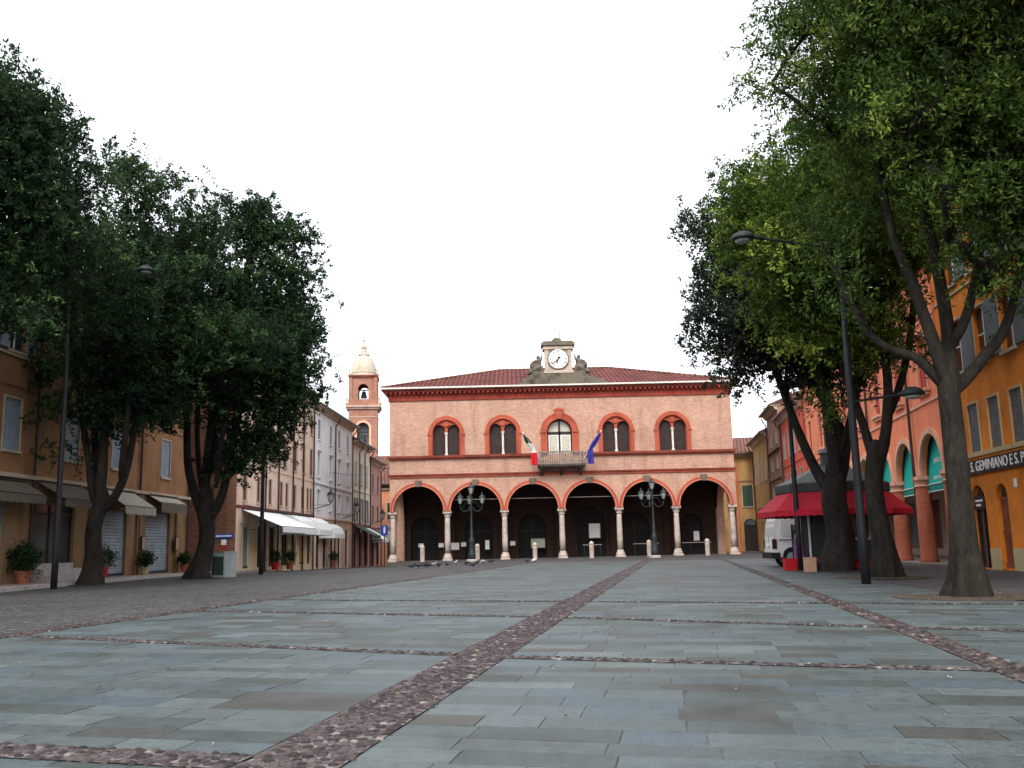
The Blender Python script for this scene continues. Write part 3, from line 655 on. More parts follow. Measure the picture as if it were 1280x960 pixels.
# flags
def flag(name,label,x,sx,mats,lng):
    t=thing(name,label,'flag',(HX+x,HY-1.0,7.45)); d=Vector((sx*.62,-.45,.95)).normalized()
    p=MB(); p.tube([(0,0,0),d*2.55],.025,8); p.ell(tuple(d*2.58),(.05,.05,.05),8,6); p.build('pole','whitepaint',t)
    n=22; c=MB()
    # cloth wrapped along the pole in its upper part, then hanging down
    top=d*2.45; low=d*1.0
    rows=[]
    for i in range(n+1):
        k=i/n
        if k<.55: q=top.lerp(low,k/.55); wd=.06+.16*math.sin(k/.55*PI*.9)
        else: q=low+Vector((-sx*.02,-.02,-(k-.55)/.45*lng)); wd=.2+.10*(k-.55)
        rows.append([q+Vector((wd*(j/6-.5)*2,.09*math.sin(j*1.9+k*3),-.05-.04*math.cos(j*2.1))) for j in range(7)])
    for i in range(n):
        c.mat(0 if i/n<.30 else (1 if i/n<.62 else 2)) if len(mats)==3 else c.mat(0)
        if len(mats)==2: c.mat(1 if False else 0)
        for j in range(6): c.quad(rows[i][j],rows[i][j+1],rows[i+1][j+1],rows[i+1][j])
    o=c.build('cloth',mats,t,True); sm=o.modifiers.new('s','SOLIDIFY'); sm.thickness=.015
    return t
flag('national_flag','furled green, white and red flag slanting off the left end of the balcony',-1.55,-1,['flag_green','flag_white','flag_red'],1.15)
flag('blue_flag','furled blue flag slanting off the right end of the balcony',1.75,1,['flag_blue'],1.15)

# bollards
bp=[(528,702),(597,701),(669,700),(740,699),(812,698),(885,696)]
bl=['first pale stone bollard from the left, before the first arch','pale stone bollard just right of the left lantern post','pale stone bollard before the third arch, under the green board','pinkish bollard before the fourth arch','pinkish bollard just left of the right lantern post','orange topped bollard before the last arch']
first=None
for (p,l) in zip(bp,bl):
    q=at(p[0],p[1],HY-1.6); q=(q.x,HY-1.6,0)
    if first is None:
        first=thing('bollard',l,'bollard',q,0,'stone bollards before the arcade'); b2=MB(); b2.lathe([(.17,0),(.17,.95),(.155,1.0)],(0,0,0),16); b2.build('shaft','marble',first,False)
        b2=MB(); b2.lathe([(.18,1.0),(.18,1.06),(.15,1.16),(.08,1.23),(.01,1.25)],(0,0,0),16); b2.build('cap','marble',first,True)
    else: dup(first,q,None,l)
# barriers between bollards at right
for (xa,xb,y,lb) in [(-.55,.85,71.9,'low pale rail table behind the fourth bollard'),(9.2,11.2,75,'long low pale rail inside the fifth bay'),(13.,15.3,75,'long low pale rail inside the last bay')]:
    xa+=HX if xa<5 else 0; xb+=HX if xb<5 else 0
    if xa<5.5: xa+=2.0; xb+=2.0
    t=thing('rail_barrier',lb,'barrier',((xa+xb)/2,y,0.02),0,'low rails in the arcade'); b2=MB(); hw=(xb-xa)/2; b2.tube([(-hw,0,.95),(hw,0,.95)],.03,6); b2.build('rail','baluster',t)
    for sx in (-hw+.1,hw-.1): b2=MB(); b2.tube([(sx,0,0),(sx,0,.93)],.03,6); b2.build('post','iron',t)

# ------------------------------------------------------------------ ornate lantern posts
def lantern(mbf,mbg,c,s=1.):
    x,y,z=c
    mbf.lathe([(.03*s,-.08*s),(.10*s,-.02*s),(.12*s,0)],(x,y,z),6); mbf.lathe([(.25*s,.46*s),(.27*s,.50*s),(.15*s,.66*s),(.07*s,.70*s),(.06*s,.78*s),(.015*s,.92*s)],(x,y,z),6)
    for k in range(6):
        a=k*PI/3; mbf.tube([(x+.12*s*math.cos(a),y+.12*s*math.sin(a),z),(x+.25*s*math.cos(a),y+.25*s*math.sin(a),z+.47*s)],.014*s,4)
    mbg.lathe([(.105*s,.01*s),(.225*s,.455*s)],(x,y,z),6)
def lantern_post(loc,label):
    t=thing('lantern_post',label,'street lamp',loc,0,'green iron lantern posts')
    b2=MB(); b2.lathe([(.42,0),(.42,.12),(.3,.16)],(0,0,0),16); b2.build('plinth','marble',t)
    b2=MB(); b2.lathe([(.26,.16),(.27,.5),(.20,.7),(.18,1.3),(.24,1.42),(.13,1.6),(.10,1.9),(.115,2.1),(.07,2.2),(.06,4.0),(.09,4.1),(.05,4.2),(.05,4.62),(.08,4.7)],(0,0,0),16); b2.build('post','iron_green',t,True)
    for (ang) in (R(180),R(0),R(100)):
        c,s=math.cos(ang),math.sin(ang); a=MB()
        P=[(.05,3.85),(.25,3.55),(.5,3.5),(.72,3.65),(.78,3.95)]; a.tube([(c*r,s*r,z) for r,z in P],.03,6); a.tube([(c*.1,s*.1,4.15),(c*.4,s*.4,4.1),(c*.6,s*.6,3.75)],.018,5)
        ar=a.build('arm','iron_green',t); f=MB(); gl=MB(); lantern(f,gl,(c*.78,s*.78,4.05),.88); lo=f.build('lantern','iron_green',ar); gl.build('lantern_glass','milk',lo)
    f=MB(); gl=MB(); lantern(f,gl,(0,0,4.75),.92); lo=f.build('lantern','iron_green',t); gl.build('lantern_glass','milk',lo)
    return t
p=g(590,702); lantern_post((p.x,p.y,0),'ornate iron lantern post with pigeons at its base, left one before the arcade')
p=g(819,697); lantern_post((p.x,p.y,0),'ornate iron lantern post before the fifth arch, the right one')

# ------------------------------------------------------------------ tall modern arm lamps
def arm_lamp(loc,h,arms,label,r=.11):
    t=thing('street_lamp',label,'street lamp',loc,0,'tall dark arm lamps round the square')
    b2=MB(); b2.lathe([(r*1.15,0),(r*1.1,1.2),(r*.85,h*.55),(r*.45,h)],(0,0,0),14); b2.build('pole','iron',t,True)
    for (z,dx,dy,drop) in arms:
        a=MB(); a.tube([(0,0,z-.12),(dx*.8,dy*.8,z+drop)],.03,6); a.tube([(0,0,z+.25),(dx*.5,dy*.5,z+drop*.5+.02)],.014,5); a.lathe([(r*.9,-.12),(r*.9,.12)],(0,0,z-.1),10)
        ao=a.build('arm','iron',t)
        hd=MB(); hd.lathe([(.03,.17),(.11,.16),(.22,.10),(.28,.01),(.27,-.02),(.1,-.04)],(dx,dy,z+drop),18); hd.tube([(dx*.78,dy*.78,z+drop),(dx,dy,z+drop+.08)],.05,6)
        ho=hd.build('lamp_head','iron_green',ao,True); gl=MB(); gl.lathe([(.19,0),(.15,-.05),(.07,-.07)],(dx,dy,z+drop-.042),14); gl.build('lamp_bowl','milk',ho,True)
    return t
p=g(67,736); arm_lamp((p.x,p.y,0),11.3,[(10.1,2.5,-.1,.22)],'tall dark lamp at far left with one long arm toward the square',.09)
p=g(326,718); arm_lamp((p.x,p.y,0),9.6,[(9.0,-1.9,.3,.15)],'tall dark pole standing right of the second left tree, its lamp hidden by leaves',.09)
p=g(1083,730); arm_lamp((p.x,p.y,0),8.25,[(7.85,-2.25,-.1,.15),(4.2,1.42,.0,.03)],'leaning dark lamp pole with a high left arm and a low right arm',.09)
p=g(1001,713); arm_lamp((p.x,p.y,0),9.2,[(8.6,-1.9,.0,.15)],'tall dark pole in front of the red kiosk, top lost in leaves',.08)

# ------------------------------------------------------------------ generic street building
def building(name,label,org,rz,W,H,D,wall,bands,mats_low=None,openings=(),strings=(),pipes=(),eave=.55,roofm='roof_side',low=None,zbase=-1.6,cat='building',roof_h=2.2):
    """local x along the street, -y toward the street. bands: (z0,z1,[(cx,w,za,zb,kind)])"""
    t=thing(name,label,cat,org,rz)
    def wallband(mb,z0,z1,ops,d):
        ops=sorted(ops); 
        if not ops: mb.rect(0,W,z0,z1,0); return
        ed=[0]+[(a[0]+a[1]/2+b[0]-b[1]/2)/2 for a,b in zip(ops[:-1],ops[1:])]+[W]
        for k,op in enumerate(ops):
            cx,w_,za,zb=op[:4]
            if op[4].startswith('arch'): mb.arch(ed[k],ed[k+1],z0,z1,cx,w_/2,za,zb-w_/2,d,0,12)
            else: mb.hole(ed[k],ed[k+1],z0,z1,cx-w_/2,cx+w_/2,za,zb,d,0)
    wm=MB(); lowm=MB()
    for (z0,z1,ops) in bands:
        tgt=lowm if (low and z1<=low+.01) else wm
        wallband(tgt,z0,z1,ops,.22)
    b0=bands[0][0]
    (lowm if low else wm).rect(0,W,zbase,b0,0) if b0>zbase else 0
    wm.quad((0,0,zbase),(0,D,zbase),(0,D,H),(0,0,H)); wm.quad((W,0,zbase),(W,D,zbase),(W,D,H),(W,0,H)); wm.rect(0,W,zbase,H,D)
    wm.build('wall',wall,t)
    if low: lowm.build('ground_floor_wall',mats_low or wall,t)
    for (z0,z1,ops) in bands:
        for op in ops:
            cx,w_,za,zb,kind=op[:5]; mt=op[5] if len(op)>5 else 'shutter_brown'; a=cx-w_/2; b=cx+w_/2
            if kind in('shut','small'):
                m=MB(); m.box(a-.06,b+.06,-.09,.02,za-.1,za-.001); m.box(a-.07,a-.001,-.03,.02,za,zb+.07); m.box(b+.001,b+.07,-.03,.02,za,zb+.07); m.box(a,b,-.03,.02,zb+.001,zb+.07)
                wn=m.build('window',op[6] if len(op)>6 else 'trim_cream',t)
                for (u0,u1) in ((a+.01,cx-.01),(cx+.01,b-.01)):
                    s=MB(); s.box(u0,u1,.025,.06,za+.01,zb-.01); s.build('shutter',mt,wn)
            elif kind=='hood':
                m=MB(); m.box(a-.08,b+.08,-.12,.02,za-.1,za-.001); m.box(a-.12,b+.12,-.05,.02,zb+.001,zb+.12); m.box(a-.18,b+.18,-.16,.02,zb+.12,zb+.2); m.box(a-.08,a-.001,-.04,.02,za,zb); m.box(b+.001,b+.08,-.04,.02,za,zb)
                wn=m.build('window',op[6] if len(op)>6 else 'trim_cream',t); s=MB(); s.box(a+.01,b-.01,.1,.13,za+.01,zb-.01); s.build('shutter',mt,wn)
            elif kind=='open':
                m=MB(); m.box(a-.06,b+.06,-.09,.02,za-.1,za-.001); m.box(a-.03,a-.001,-.03,.02,za,zb); m.box(b+.001,b+.03,-.03,.02,za,zb); m.box(a,b,-.03,.02,zb+.001,zb+.05); wn=m.build('window','trim_cream',t)
                s=MB(); s.box(a+.01,b-.01,.14,.16,za+.01,zb-.01); pn=s.build('pane','glass',wn); s=MB(); s.box(cx-.03,cx+.03,.11,.138,za+.01,zb-.01); s.box(a+.01,cx-.03,.11,.138,(za+zb)/2,(za+zb)/2+.05); s.box(cx+.03,b-.01,.11,.138,(za+zb)/2,(za+zb)/2+.05); s.build('glazing_bars','whitepaint',wn)
                for s_,e_ in ((-1,a),(1,b)):
                    q=MB(); hw=w_/2; 
                    x0,x1=(e_-hw-.03,e_-.03) if s_<0 else (e_+.03,e_+hw+.03)
                    q.box(x0,x1,-.07,-.035,za,zb); q.build('shutter',mt,wn)
            elif kind=='roll':
                m=MB(); m.box(a+.005,b-.005,.12,.15,za,zb-.005); r=m.build('rolling_shutter',mt,t); m=MB(); m.box(a+.0,b-.0,.06,.119,za,za+.12); m.build('bottom_rail','iron_green',r)
            elif kind in('shop','archshop'):
                m=MB(); m.box(a,b,.17,.2,za,zb) if kind=='shop' else m.archfill(cx,w_/2+.02,za,zb-w_/2,.18,12,.02); sh=m.build('shop_window',mt if len(op)>5 else 'shopglass',t)
                m=MB(); m.box(cx-.035,cx+.035,.12,.169,za,zb-.05); m.box(a+.02,a+.09,.12,.169,za,zb-.1 if kind=='shop' else zb-w_/2); m.box(b-.09,b-.02,.12,.169,za,zb-.1 if kind=='shop' else zb-w_/2); m.box(a+.09,b-.09,.12,.168,zb-w_/2-.06 if kind!='shop' else zb-.4,zb-w_/2 if kind!='shop' else zb-.33); m.build('shop_frame','darkframe',sh)
            elif kind in('door','archdoor'):
                top=zb-.02 if kind=='door' else zb-w_/2; m=MB(); m.box(a+.03,cx-.01,.12,.17,za,top); m.box(cx+.01,b-.03,.12,.17,za,top); dr=m.build('door',mt,t)
                if kind=='archdoor': m=MB(); m.archfill(cx,w_/2,top,top,.16,12,.02); m.build('fanlight','glass',dr)
                m=MB(); m.box(a+.03,b-.03,.08,.119,za+1.0,za+1.08); m.box(a+.03,b-.03,.08,.119,top-.08,top); m.box(a+.03,b-.03,.08,.119,za,za+.15); m.build('door_rail','wood' if mt=='wood' else 'darkframe',dr)
    for (z,h,pr,mt) in strings:
        m=MB(); m.box(-.02,W+.02,-pr,.02,z,z+h); m.build('string_course',mt,t)
    for (x,za,zb) in pipes:
        m=MB(); m.tube([(x,-.45,zb),(x,-.32,zb-.35),(x,-.10,zb-.6),(x,-.10,za)],.055,7); m.build('downpipe','pipe',t)
    m=MB(); m.box(-.1,W+.1,-eave,.3,H,H+.08); m.prism([(-eave*.6,H-.001),(.0,H-.001),(.0,H-.3),(-.12,H-.28)],'x',.001,W-.001); m.build('eave','trim_cream' if 'orange' not in wall else 'soffit',t)
    m=MB(); m.box(-.1,W+.1,-eave-.12,-eave-.001,H+.0,H+.13); m.build('gutter','pipe',t)
    rr=rooftile('roof '+name,(.20,.10,.075)); m=MB(); m.prism([(-eave-.1,H+.14),(D/2,H+roof_h),(D+.3,H+.14),(D+.3,H+.05),(-eave,H+.081)],'x',-.14,W+.14); m.build('roof',rr,t)
    return t

def awning(label,org,rz,W,top,drop,proj,mt,val=.25,box=False,side=None,scallop=False,ends=True,group='shop awnings'):
    t=thing('awning',label,'awning',org,rz,group); f=MB()
    if box:
        P=[(0,top),(-proj*.45,top-.05),(-proj*.85,top-drop*.45),(-proj,top-drop)]
        for i in range(3): f.quad((0,P[i][0],P[i][1]),(W,P[i][0],P[i][1]),(W,P[i+1][0],P[i+1][1]),(0,P[i+1][0],P[i+1][1]))
        for xx in (0,W): f.add([(xx,p[0],p[1]) for p in P]+[(xx,0,top-drop)],[(0,1,2,3,4)])
        f.quad((0,-proj,top-drop),(W,-proj,top-drop),(W,-proj,top-drop-val),(0,-proj,top-drop-val))
        for xx in (0,W): f.quad((xx,-proj,top-drop),(xx,0,top-drop),(xx,0,top-drop-val),(xx,-proj,top-drop-val))
    else:
        f.quad((0,0,top),(W,0,top),(W,-proj,top-drop),(0,-proj,top-drop))
        if not scallop: f.quad((0,-proj,top-drop),(W,-proj,top-drop),(W,-proj,top-drop-val),(0,-proj,top-drop-val))
    o=f.build('canopy',mt,t); sm=o.modifiers.new('s','SOLIDIFY'); sm.thickness=.02
    if scallop:
        n=int(W/.25); q=MB()
        for i in range(n):
            x0=W*i/n; x1=W*(i+1)/n; K=5
            P=[(x0,top-drop)]+[(x0+(x1-x0)*j/K,top-drop-val+.07-.07*math.sin(PI*j/K)) for j in range(K+1)]+[(x1,top-drop)]
            q.add([(p[0],-proj,p[1]) for p in P],[tuple(range(len(P)))])
        o=q.build('valance',side or mt,t); sm=o.modifiers.new('s','SOLIDIFY'); sm.thickness=.012
    b2=MB(); b2.tube([(0,-.02,top+.05),(W,-.02,top+.05)],.05,6); b2.tube([(.0,-proj+.02,top-drop+.03),(W,-proj+.02,top-drop+.03)],.025,6)
    for xx in (.1,W-.1): b2.tube([(xx,-.02,top-drop-.15),(xx,-proj+.02,top-drop+.02)],.018,5)
    b2.build('awning_frame','iron',t); return t

RL=R(88.3); SLP=.03
def LP(Y,off=0,z=0.): return (-17.0+SLP*(Y-49.4)+off,Y,z)
# left house 1 : local x = Y - Y0
Y0=17.; W1=49.4-Y0
def yy(*a): return [q-Y0 for q in a]
ops0=[(21.5-Y0,3.0,.12,2.9,'roll','roll'),(26.-Y0,3.4,.12,2.9,'shop'),(30.9-Y0,3.6,.12,2.95,'roll','roll'),(35.9-Y0,3.3,.75,2.95,'shop'),(40.9-Y0,2.7,.12,2.9,'roll','roll'),(45.7-Y0,2.9,.12,2.95,'roll','roll')]
f1=[(y-Y0,1.05,4.7,6.5,'shut','shutter_blue') for y in (20,23.6,27.3,33.1-.4,37,41,46.3)]
f2=[(y-Y0,1.05,8.2,10.0,'open' if i in(3,) else 'shut','shutter_blue') for i,y in enumerate((20,23.6,27.3,32.7,37,41,46.3))]
h1=building('town_house','tan orange house on the left with grey rolling shutters and pale blue window shutters',LP(Y0),RL,W1,11.4,10,'pl_tan',[(0,3.75,ops0),(3.75,7.0,f1),(7.0,11.4,f2)],'pl_tanlow',low=3.76,
   strings=[(3.75,.14,.16,'trim_cream'),(8.0,.08,.07,'trim_cream'),(6.95,.06,.05,'pl_tanlow')],pipes=[(W1-.15,.1,11.3),(34.2-Y0,.1,11.3),(43.3-Y0,.1,11.3),(18.5-Y0,.1,11.3)])
m=MB(); m.box(34.3-Y0,37.5-Y0,-.9,.0,.1,.32); m.box(34.5-Y0,37.3-Y0,-.5,.0,.32,.55); m.box(34.6-Y0,37.2-Y0,-.2,.1,.55,.76); m.build('entrance_steps','kerbstone',h1)
for y in (38.9,43.4,48.0): m=MB(); m.box(y-Y0-.25,y-Y0+.25,-.12,.02,.1,3.7); m.build('pilaster','pl_tanlow',h1)
m=MB()
for y in (44.0-.05,47.5): m.box(y-Y0-.22+.0,y-Y0+.2,-.03-.13,-.121,1.15,1.75)
awning('dark beige folded awning with scalloped edge at the far left',LP(28.6,.1),RL,5.0,3.6,.5,.8,'awn_dark',.3,scallop=True)
awning('dark beige awning with scalloped edge half hidden behind the first left trunk',LP(34.4,.1),RL,3.2,3.7,.65,1.1,'awn_dark',.3,scallop=True)
awning('pale beige sloping awning with scalloped edge over the second rolling shutter',LP(39.4,.14),RL,3.1,3.7,.7,1.05,'awn_beige',.34,scallop=True)
awning('short beige patterned awning over the third rolling shutter',LP(44.2,.14),RL,3.2,3.7,.35,.6,'awn_beige',.45,scallop=True,side='awn_dark')
for y,l in ((43.6,'small framed menu board left of the last rolling shutter'),(47.6,'small framed menu board at the right corner of the tan house')):
    q=LP(y,.16); t=thing('wall_board',l,'notice board',(q[0],q[1],1.5),RL,'framed boards on the tan house'); b2=MB(); b2.box(-.2,.2,-.05,0,-.35,.35); b2.build('frame','iron_green',t); b2=MB(); b2.box(-.15,.15,-.062,-.051,-.3,.3); b2.build('sheet','cardboard',t)

# brown corner house
Y0=52.2; base=(-15.3,Y0,0)
def L2(Y,off=0,z=0): return (-15.3+SLP*(Y-52.2)+off,Y,z)
def ops(ys,w_,a,b,k,*r): return [(y-Y0,w_,a,b,k)+r for y in ys]
low=ops([54.1],1.1,.1,2.4,'roll','roll')+ops([56.9,59.3],1.3,.1,2.5,'shop')+ops([62.2],1.5,.1,2.5,'shop')+ops([64.6],.9,.1,2.5,'door','darkframe')+ops([66.6],1.2,.1,2.5,'door','wood_orange')+ops([68.6],1.0,.1,2.5,'shop')
wy=[53.6,56.2,58.6,61.2,62.5,64.6,66.8,68.3,69.2]
wy1=[53.6,56.2,58.6,61.1,62.4,64.4,66.5,68.0,68.95]
h2=building('town_house','tall dusty brown corner house with dark red shutters above white awnings',base,RL,17.5,12.2,9,'pl_brown',
  [(-.9,3.5,low),(3.5,5.9,ops(wy1,.62,3.9,5.4,'shut','shutter_darkred')),(5.9,8.9,ops([53.8,56.6,59.2,61.8,64.4,66.7,68.9],.75,6.4,8.3,'shut','shutter_darkred')),(8.9,12.2,ops([53.8,56.6,59.2,61.8,64.4,66.7,68.9],.75,9.4,10.8,'shut','shutter_darkred'))],'pl_cream',low=3.51,
  strings=[(3.45,.14,.1,'dark_trim'),(5.95,.07,.05,'pl_brown')],pipes=[(8.,-.8,12.1),(11.5,-.8,12.1),(14.2,-.8,12.1),(17.2,-.8,12.1),(5.2,-.8,12.1)])
m=MB(); m.box(-.06,-.001,-.0,8.9,-1.2,11.9); m.build('side_wall','side_brick',h2)
m=MB(); m.box(0,8.,-.06,-.001,3.595,11.9-8.4); 
m=MB(); m.box(.02,8.0,-.05,-.001,2.6,3.44); m.box(.02,.5,-.05,-.001,-1,2.6); m.box(1.2+.0,3.9-.1,-.05,-.001,-1,2.6) if False else None; m.build('shopfront_band','pl_brown',h2)
for cx,cy,w_,h_ in ((11.5,1.6,.7,1.3),(15.8,1.2,.6,1.0)): m=MB(); m.box(cx-w_/2,cx+w_/2,cy,cy+.6,12.3,12.9+h_); m.box(cx-w_/2-.08,cx+w_/2+.08,cy-.08,cy+.68,12.9+h_,13.02+h_); m.build('chimney','side_brick',h2)
awning('wide white sloping awning at the brown corner house',L2(53.0,.1),RL,7.6,3.35,1.0,2.3,'awn_white',.3)
awning('first boxed white awning right of the wide sloping awning',L2(60.9,.1),RL,3.5,3.3,.9,1.5,'awn_white',.35,True)
awning('second boxed white awning over the orange door',L2(65.0,.1),RL,3.9,3.3,.9,1.5,'awn_white',.35,True)
# white house
Y0=69.75
h3=building('town_house','bluish white three storey house with hooded windows, left side of far street',L2(Y0),RL,14.1,11.7,9,'pl_white',
  [(-1.2,3.4,ops([71.3,73.5,76,78.7,81.7],1.2,-.4,2.7,'shop')),(3.4,5.95,ops([71.2,75.2,78.3,81.8],.8,4.1,5.4,'hood','shutter_beige','pl_white')),(5.95,9.0,ops([71.2,75.2,78.3,81.8],.85,6.5,8.3,'hood','shutter_beige','pl_white')),(9.0,11.7,ops([71.2,75.2,78.3,81.8],.8,9.3,10.8,'small','shutter_beige','pl_white'))],'pl_brown',low=3.41,
  strings=[(3.36,.14,.1,'pl_brown'),(5.95,.12,.08,'pl_white')],pipes=[(6.9,-.9,11.6),(13.9,-.9,11.6)])
awning('small boxed white awning with burgundy side below the white house',L2(71.2,.1),RL,3.4,3.0,.8,1.2,'awn_white',.3,True)
Y0=83.9
h4=building('town_house','narrow pale yellow house with grey blue open shutters beyond the white house',L2(Y0),RL,8.5,10.6,9,'pl_pale',
  [(-1.6,3.2,ops([85.3,87.8,90.6],1.5,-.5,2.5,'shop')),(3.2,6.3,ops([85.4,88.0,90.6],.8,3.5,5.6,'open','shutter_grey')),(6.3,10.6,ops([85.4,88.0,90.6],.75,6.9,8.8,'shut','shutter_pale'))],low=3.21,mats_low='pl_pink',
  strings=[(3.15,.14,.12,'dark_trim'),(6.25,.1,.08,'pl_pale')],pipes=[(2.9,-.9,10.5),(5.5,-.9,10.5),(8.4,-.9,10.5)])
awning('dark green sloping awning under the pale yellow house',L2(84.6,.1),RL,3.6,3.1,.9,1.7,'awn_green',.2)
awning('white sloping awning just beyond the dark green one',L2(88.6,.1),RL,3.2,3.0,1.1,1.8,'awn_white',.25)
Y0=92.4
h5=building('town_house','faded pink house at the end of the left row',L2(Y0),RL,6.2,9.6,9,'pl_pink',
  [(-1.6,3.0,ops([94,96.8],1.4,-.6,2.4,'shop')),(3.,6.,ops([94,96.8],.8,3.7,5.3,'shut','shutter_brown')),(6.,9.6,ops([94,96.8],.75,6.6,8.4,'shut','shutter_brown'))],strings=[(3.,.12,.1,'dark_trim')],pipes=[(6.,-.9,9.5)])
awning('rounded grey awning under the faded pink house',L2(93.0,.1),RL,4.2,2.9,1.0,1.6,'awn_grey',.25,True)
# houses closing the street behind the hall
h6=building('town_house','orange house closing the far street, seen between the pink house and the town hall',(-14.6,104.,0),R(8),8,7.9,9,'pl_orange_far',
  [(-1.6,3.,[(1.2,1.1,-.5,2.3,'shop'),(3.6,1.1,-.5,2.3,'shop')]),(3.,7.9,[(1.,.7,4.2,6.0,'shut','shutter_brown'),(2.6,.7,4.2,6.,'shut','shutter_brown'),(4.2,.7,4.2,6.,'shut','shutter_brown')])],strings=[(3.2,.1,.08,'dark_trim'),(7.4,.2,.2,'trim_cream')],pipes=[(1.9,-.9,7.8)])
h7=building('town_house','brown brick gabled house behind the orange one at the end of the street',(-20.,122.,0),R(4),14,11.2,10,'side_brick',[(-1.6,11.2,[(3,.9,7.5,9,'shut','shutter_brown'),(7,.9,7.5,9,'shut','shutter_brown')])])

# signs on the left
t=thing('street_sign','narrow blue sign with a white strip on the side wall of the brown house','sign',(0,0,0)); p=at(279,670,52.0); t.location=(p.x,52.08,p.z)
b2=MB(); b2.box(-.5,.5,0,.04,-.12,.12); b2.build('plate','signblue',t)
b2=MB(); b2.prism([(-.46,0),(-.34,.07),(-.34,.035),(.42,.035),(.42,-.035),(-.34,-.035),(-.34,-.07)],'y',-.012,-.001); b2.build('arrow','signwhite',t)
t=thing('wall_notice','small white and red notice below the blue sign','notice',(0,0,0)); p=at(279,678,52.0); t.location=(p.x,52.09,p.z-.05)
b2=MB(); b2.box(-.14,.14,0,.03,-.08,.2); b2.build('plate','signwhite',t); b2=MB(); b2.box(-.06,.1,0,.028,-.28,-.09); b2.build('lower_plate','redplastic',t)
t=thing('hanging_sign','small blue square sign with a white figure at the end of the far street','sign',(0,0,0)); p=at(480.5,663,86); t.location=(p.x,86,p.z); 
b2=MB(); b2.box(-.32,.32,0,.06,-.45,.45); b2.build('plate','signblue',t); b2=MB(); b2.box(-.08,.08,-.012,-.001,-.25,.22); b2.ell((0,-.01,.3),(.07,.01,.07),8,6); b2.build('symbol','signwhite',t)
b2=MB(); b2.tube([(0,.08,-p.z-1.),(0,.08,.5)],.04,6); b2.build('post','iron',t)

# wall lanterns
def wall_lantern(org,rz,label):
    t=thing('wall_lantern',label,'wall lamp',org,rz,'wall lanterns of the left row'); a=MB(); a.tube([(0,0,-.3),(0,-.6,-.15),(0,-1.1,.0),(0,-1.25,.1)],.03,6); a.tube([(0,0,.0),(0,-.7,-.02),(0,-1.1,.0)],.02,5); a.build('bracket','iron',t)
    f=MB(); gl=MB(); lantern(f,gl,(0,-1.25,.2),1.1); lo=f.build('lantern','iron',t); gl.build('lantern_glass','milk',lo); return t
wall_lantern(L2(69.6,.05,4.3),RL,'iron wall lantern on a bracket at the joint of the brown and white houses')
wall_lantern(L2(79.5,.05,3.9),RL,'iron wall lantern at mid height of the white house')
wall_lantern(L2(92.2,.05,3.7),RL,'iron wall lantern farthest down the left row')

# tower
tw=thing('bell_tower','brick bell tower with pale dome rising behind the left row of houses','bell tower',(-23.88,150.,0),R(6))
def octo(mb,r,z0,z1,n=4,ph=PI/4): mb.lathe([(r,z0),(r,z1)],(0,0,0),n,ph)
m=MB(); hw=2.15
def towerstage(mb,hw,z0,z1,ow,za,zp):
    for k in range(4):
        sub=MB(); sub.arch(-hw,hw,z0,z1,0,ow,za,zp,.5,-hw,12); c,s=[(1,0),(0,1),(-1,0),(0,-1)][k]
        mb.add([(p[0]*c-p[1]*s,p[0]*s+p[1]*c,p[2]) for p in sub.v],sub.f)
m.box(-hw-.01,hw+.01,-hw-.01,hw+.01,-2,16.2); towerstage(m,hw+.1,16.2,23.,.95,16.8,19.8); m.build('shaft','tower_brick',tw)
m=MB(); m.box(-hw-.35,hw+.35,-hw-.35,hw+.35,22.9,23.2); m.box(-hw-.6,hw+.6,-hw-.6,hw+.6,23.2,23.5); m.box(-hw-.16,hw+.16,-hw-.16,hw+.16,21.6,21.75); M['tower_trim']=plaster('tower cornice stone',(.50,.36,.29),.2); m.build('lower_cornice','tower_trim',tw)
m=MB(); m.box(-1.4,1.4,-1.2,-1.1,16.3,21.2); m.build('dark_arch_panel','shutter_grey',tw)  # dark panel added to paint the darkness inside the lower arch
m=MB(); m.ring(0,19.8,.97,1.3,-hw-.2,-hw-.05,16,17.); m.build('arch_trim','trim_salmon',tw)
m=MB(); m.box(-hw-.4,hw+.4,-hw-.4,hw+.4,23.5,23.8); m.box(-hw-.2,hw+.2,-hw-.2,-hw-.05,23.8,24.5); towerstage(m,hw-.1,23.8,28.1,.8,24.5,26.2)
for a in (-1,1):
    for b2 in (-1,1): m.box(min(a*1.7,a*2.25),max(a*1.7,a*2.25),min(b2*1.7,b2*2.25),max(b2*1.7,b2*2.25),23.8,28.05)
m.build('belfry','tower_brick',tw)
for a in (-1,1):
    for b2 in (-1,1):
        q=MB(); q.lathe([(.18,23.5),(.24,23.8),(.1,24.1),(.16,24.5),(.03,24.9)],(a*2.6,b2*2.6,0),8); q.build('pinnacle','trim_cream',tw)
        q=MB(); q.lathe([(.15,28.4),(.2,28.7),(.08,28.9),(.13,29.2),(.03,29.5)],(a*2.2,b2*2.2,0),8); q.build('pinnacle','trim_cream',tw)
m=MB(); m.box(-2.35,2.35,-2.35,2.35,28.1,28.4); m.build('upper_cornice','dark_trim',tw)
m=MB(); m.lathe([(2.05,28.4),(2.0,28.9),(2.06,29.0),(1.98,29.5),(1.85,30.2),(1.65,30.8),(1.35,31.4),(1.0,31.8),(.6,32.)],(0,0,0),16,PI/8); m.build('dome','dome',tw)
m=MB(); m.box(-.85,.85,-.85,.85,31.95,32.2); m.lathe([(.5,32.2),(.42,33.1),(.55,33.25),(.22,33.9),(.1,34.3),(.24,34.5),(.04,34.8)],(0,0,0),8); m.tube([(0,0,34.6),(0,0,35.5)],.05,6)
for a in (-.78,.78): m.lathe([(.09,32.2),(.05,33.2)],(a,-.75,0),6)
m.build('lantern_cupola','dome',tw)
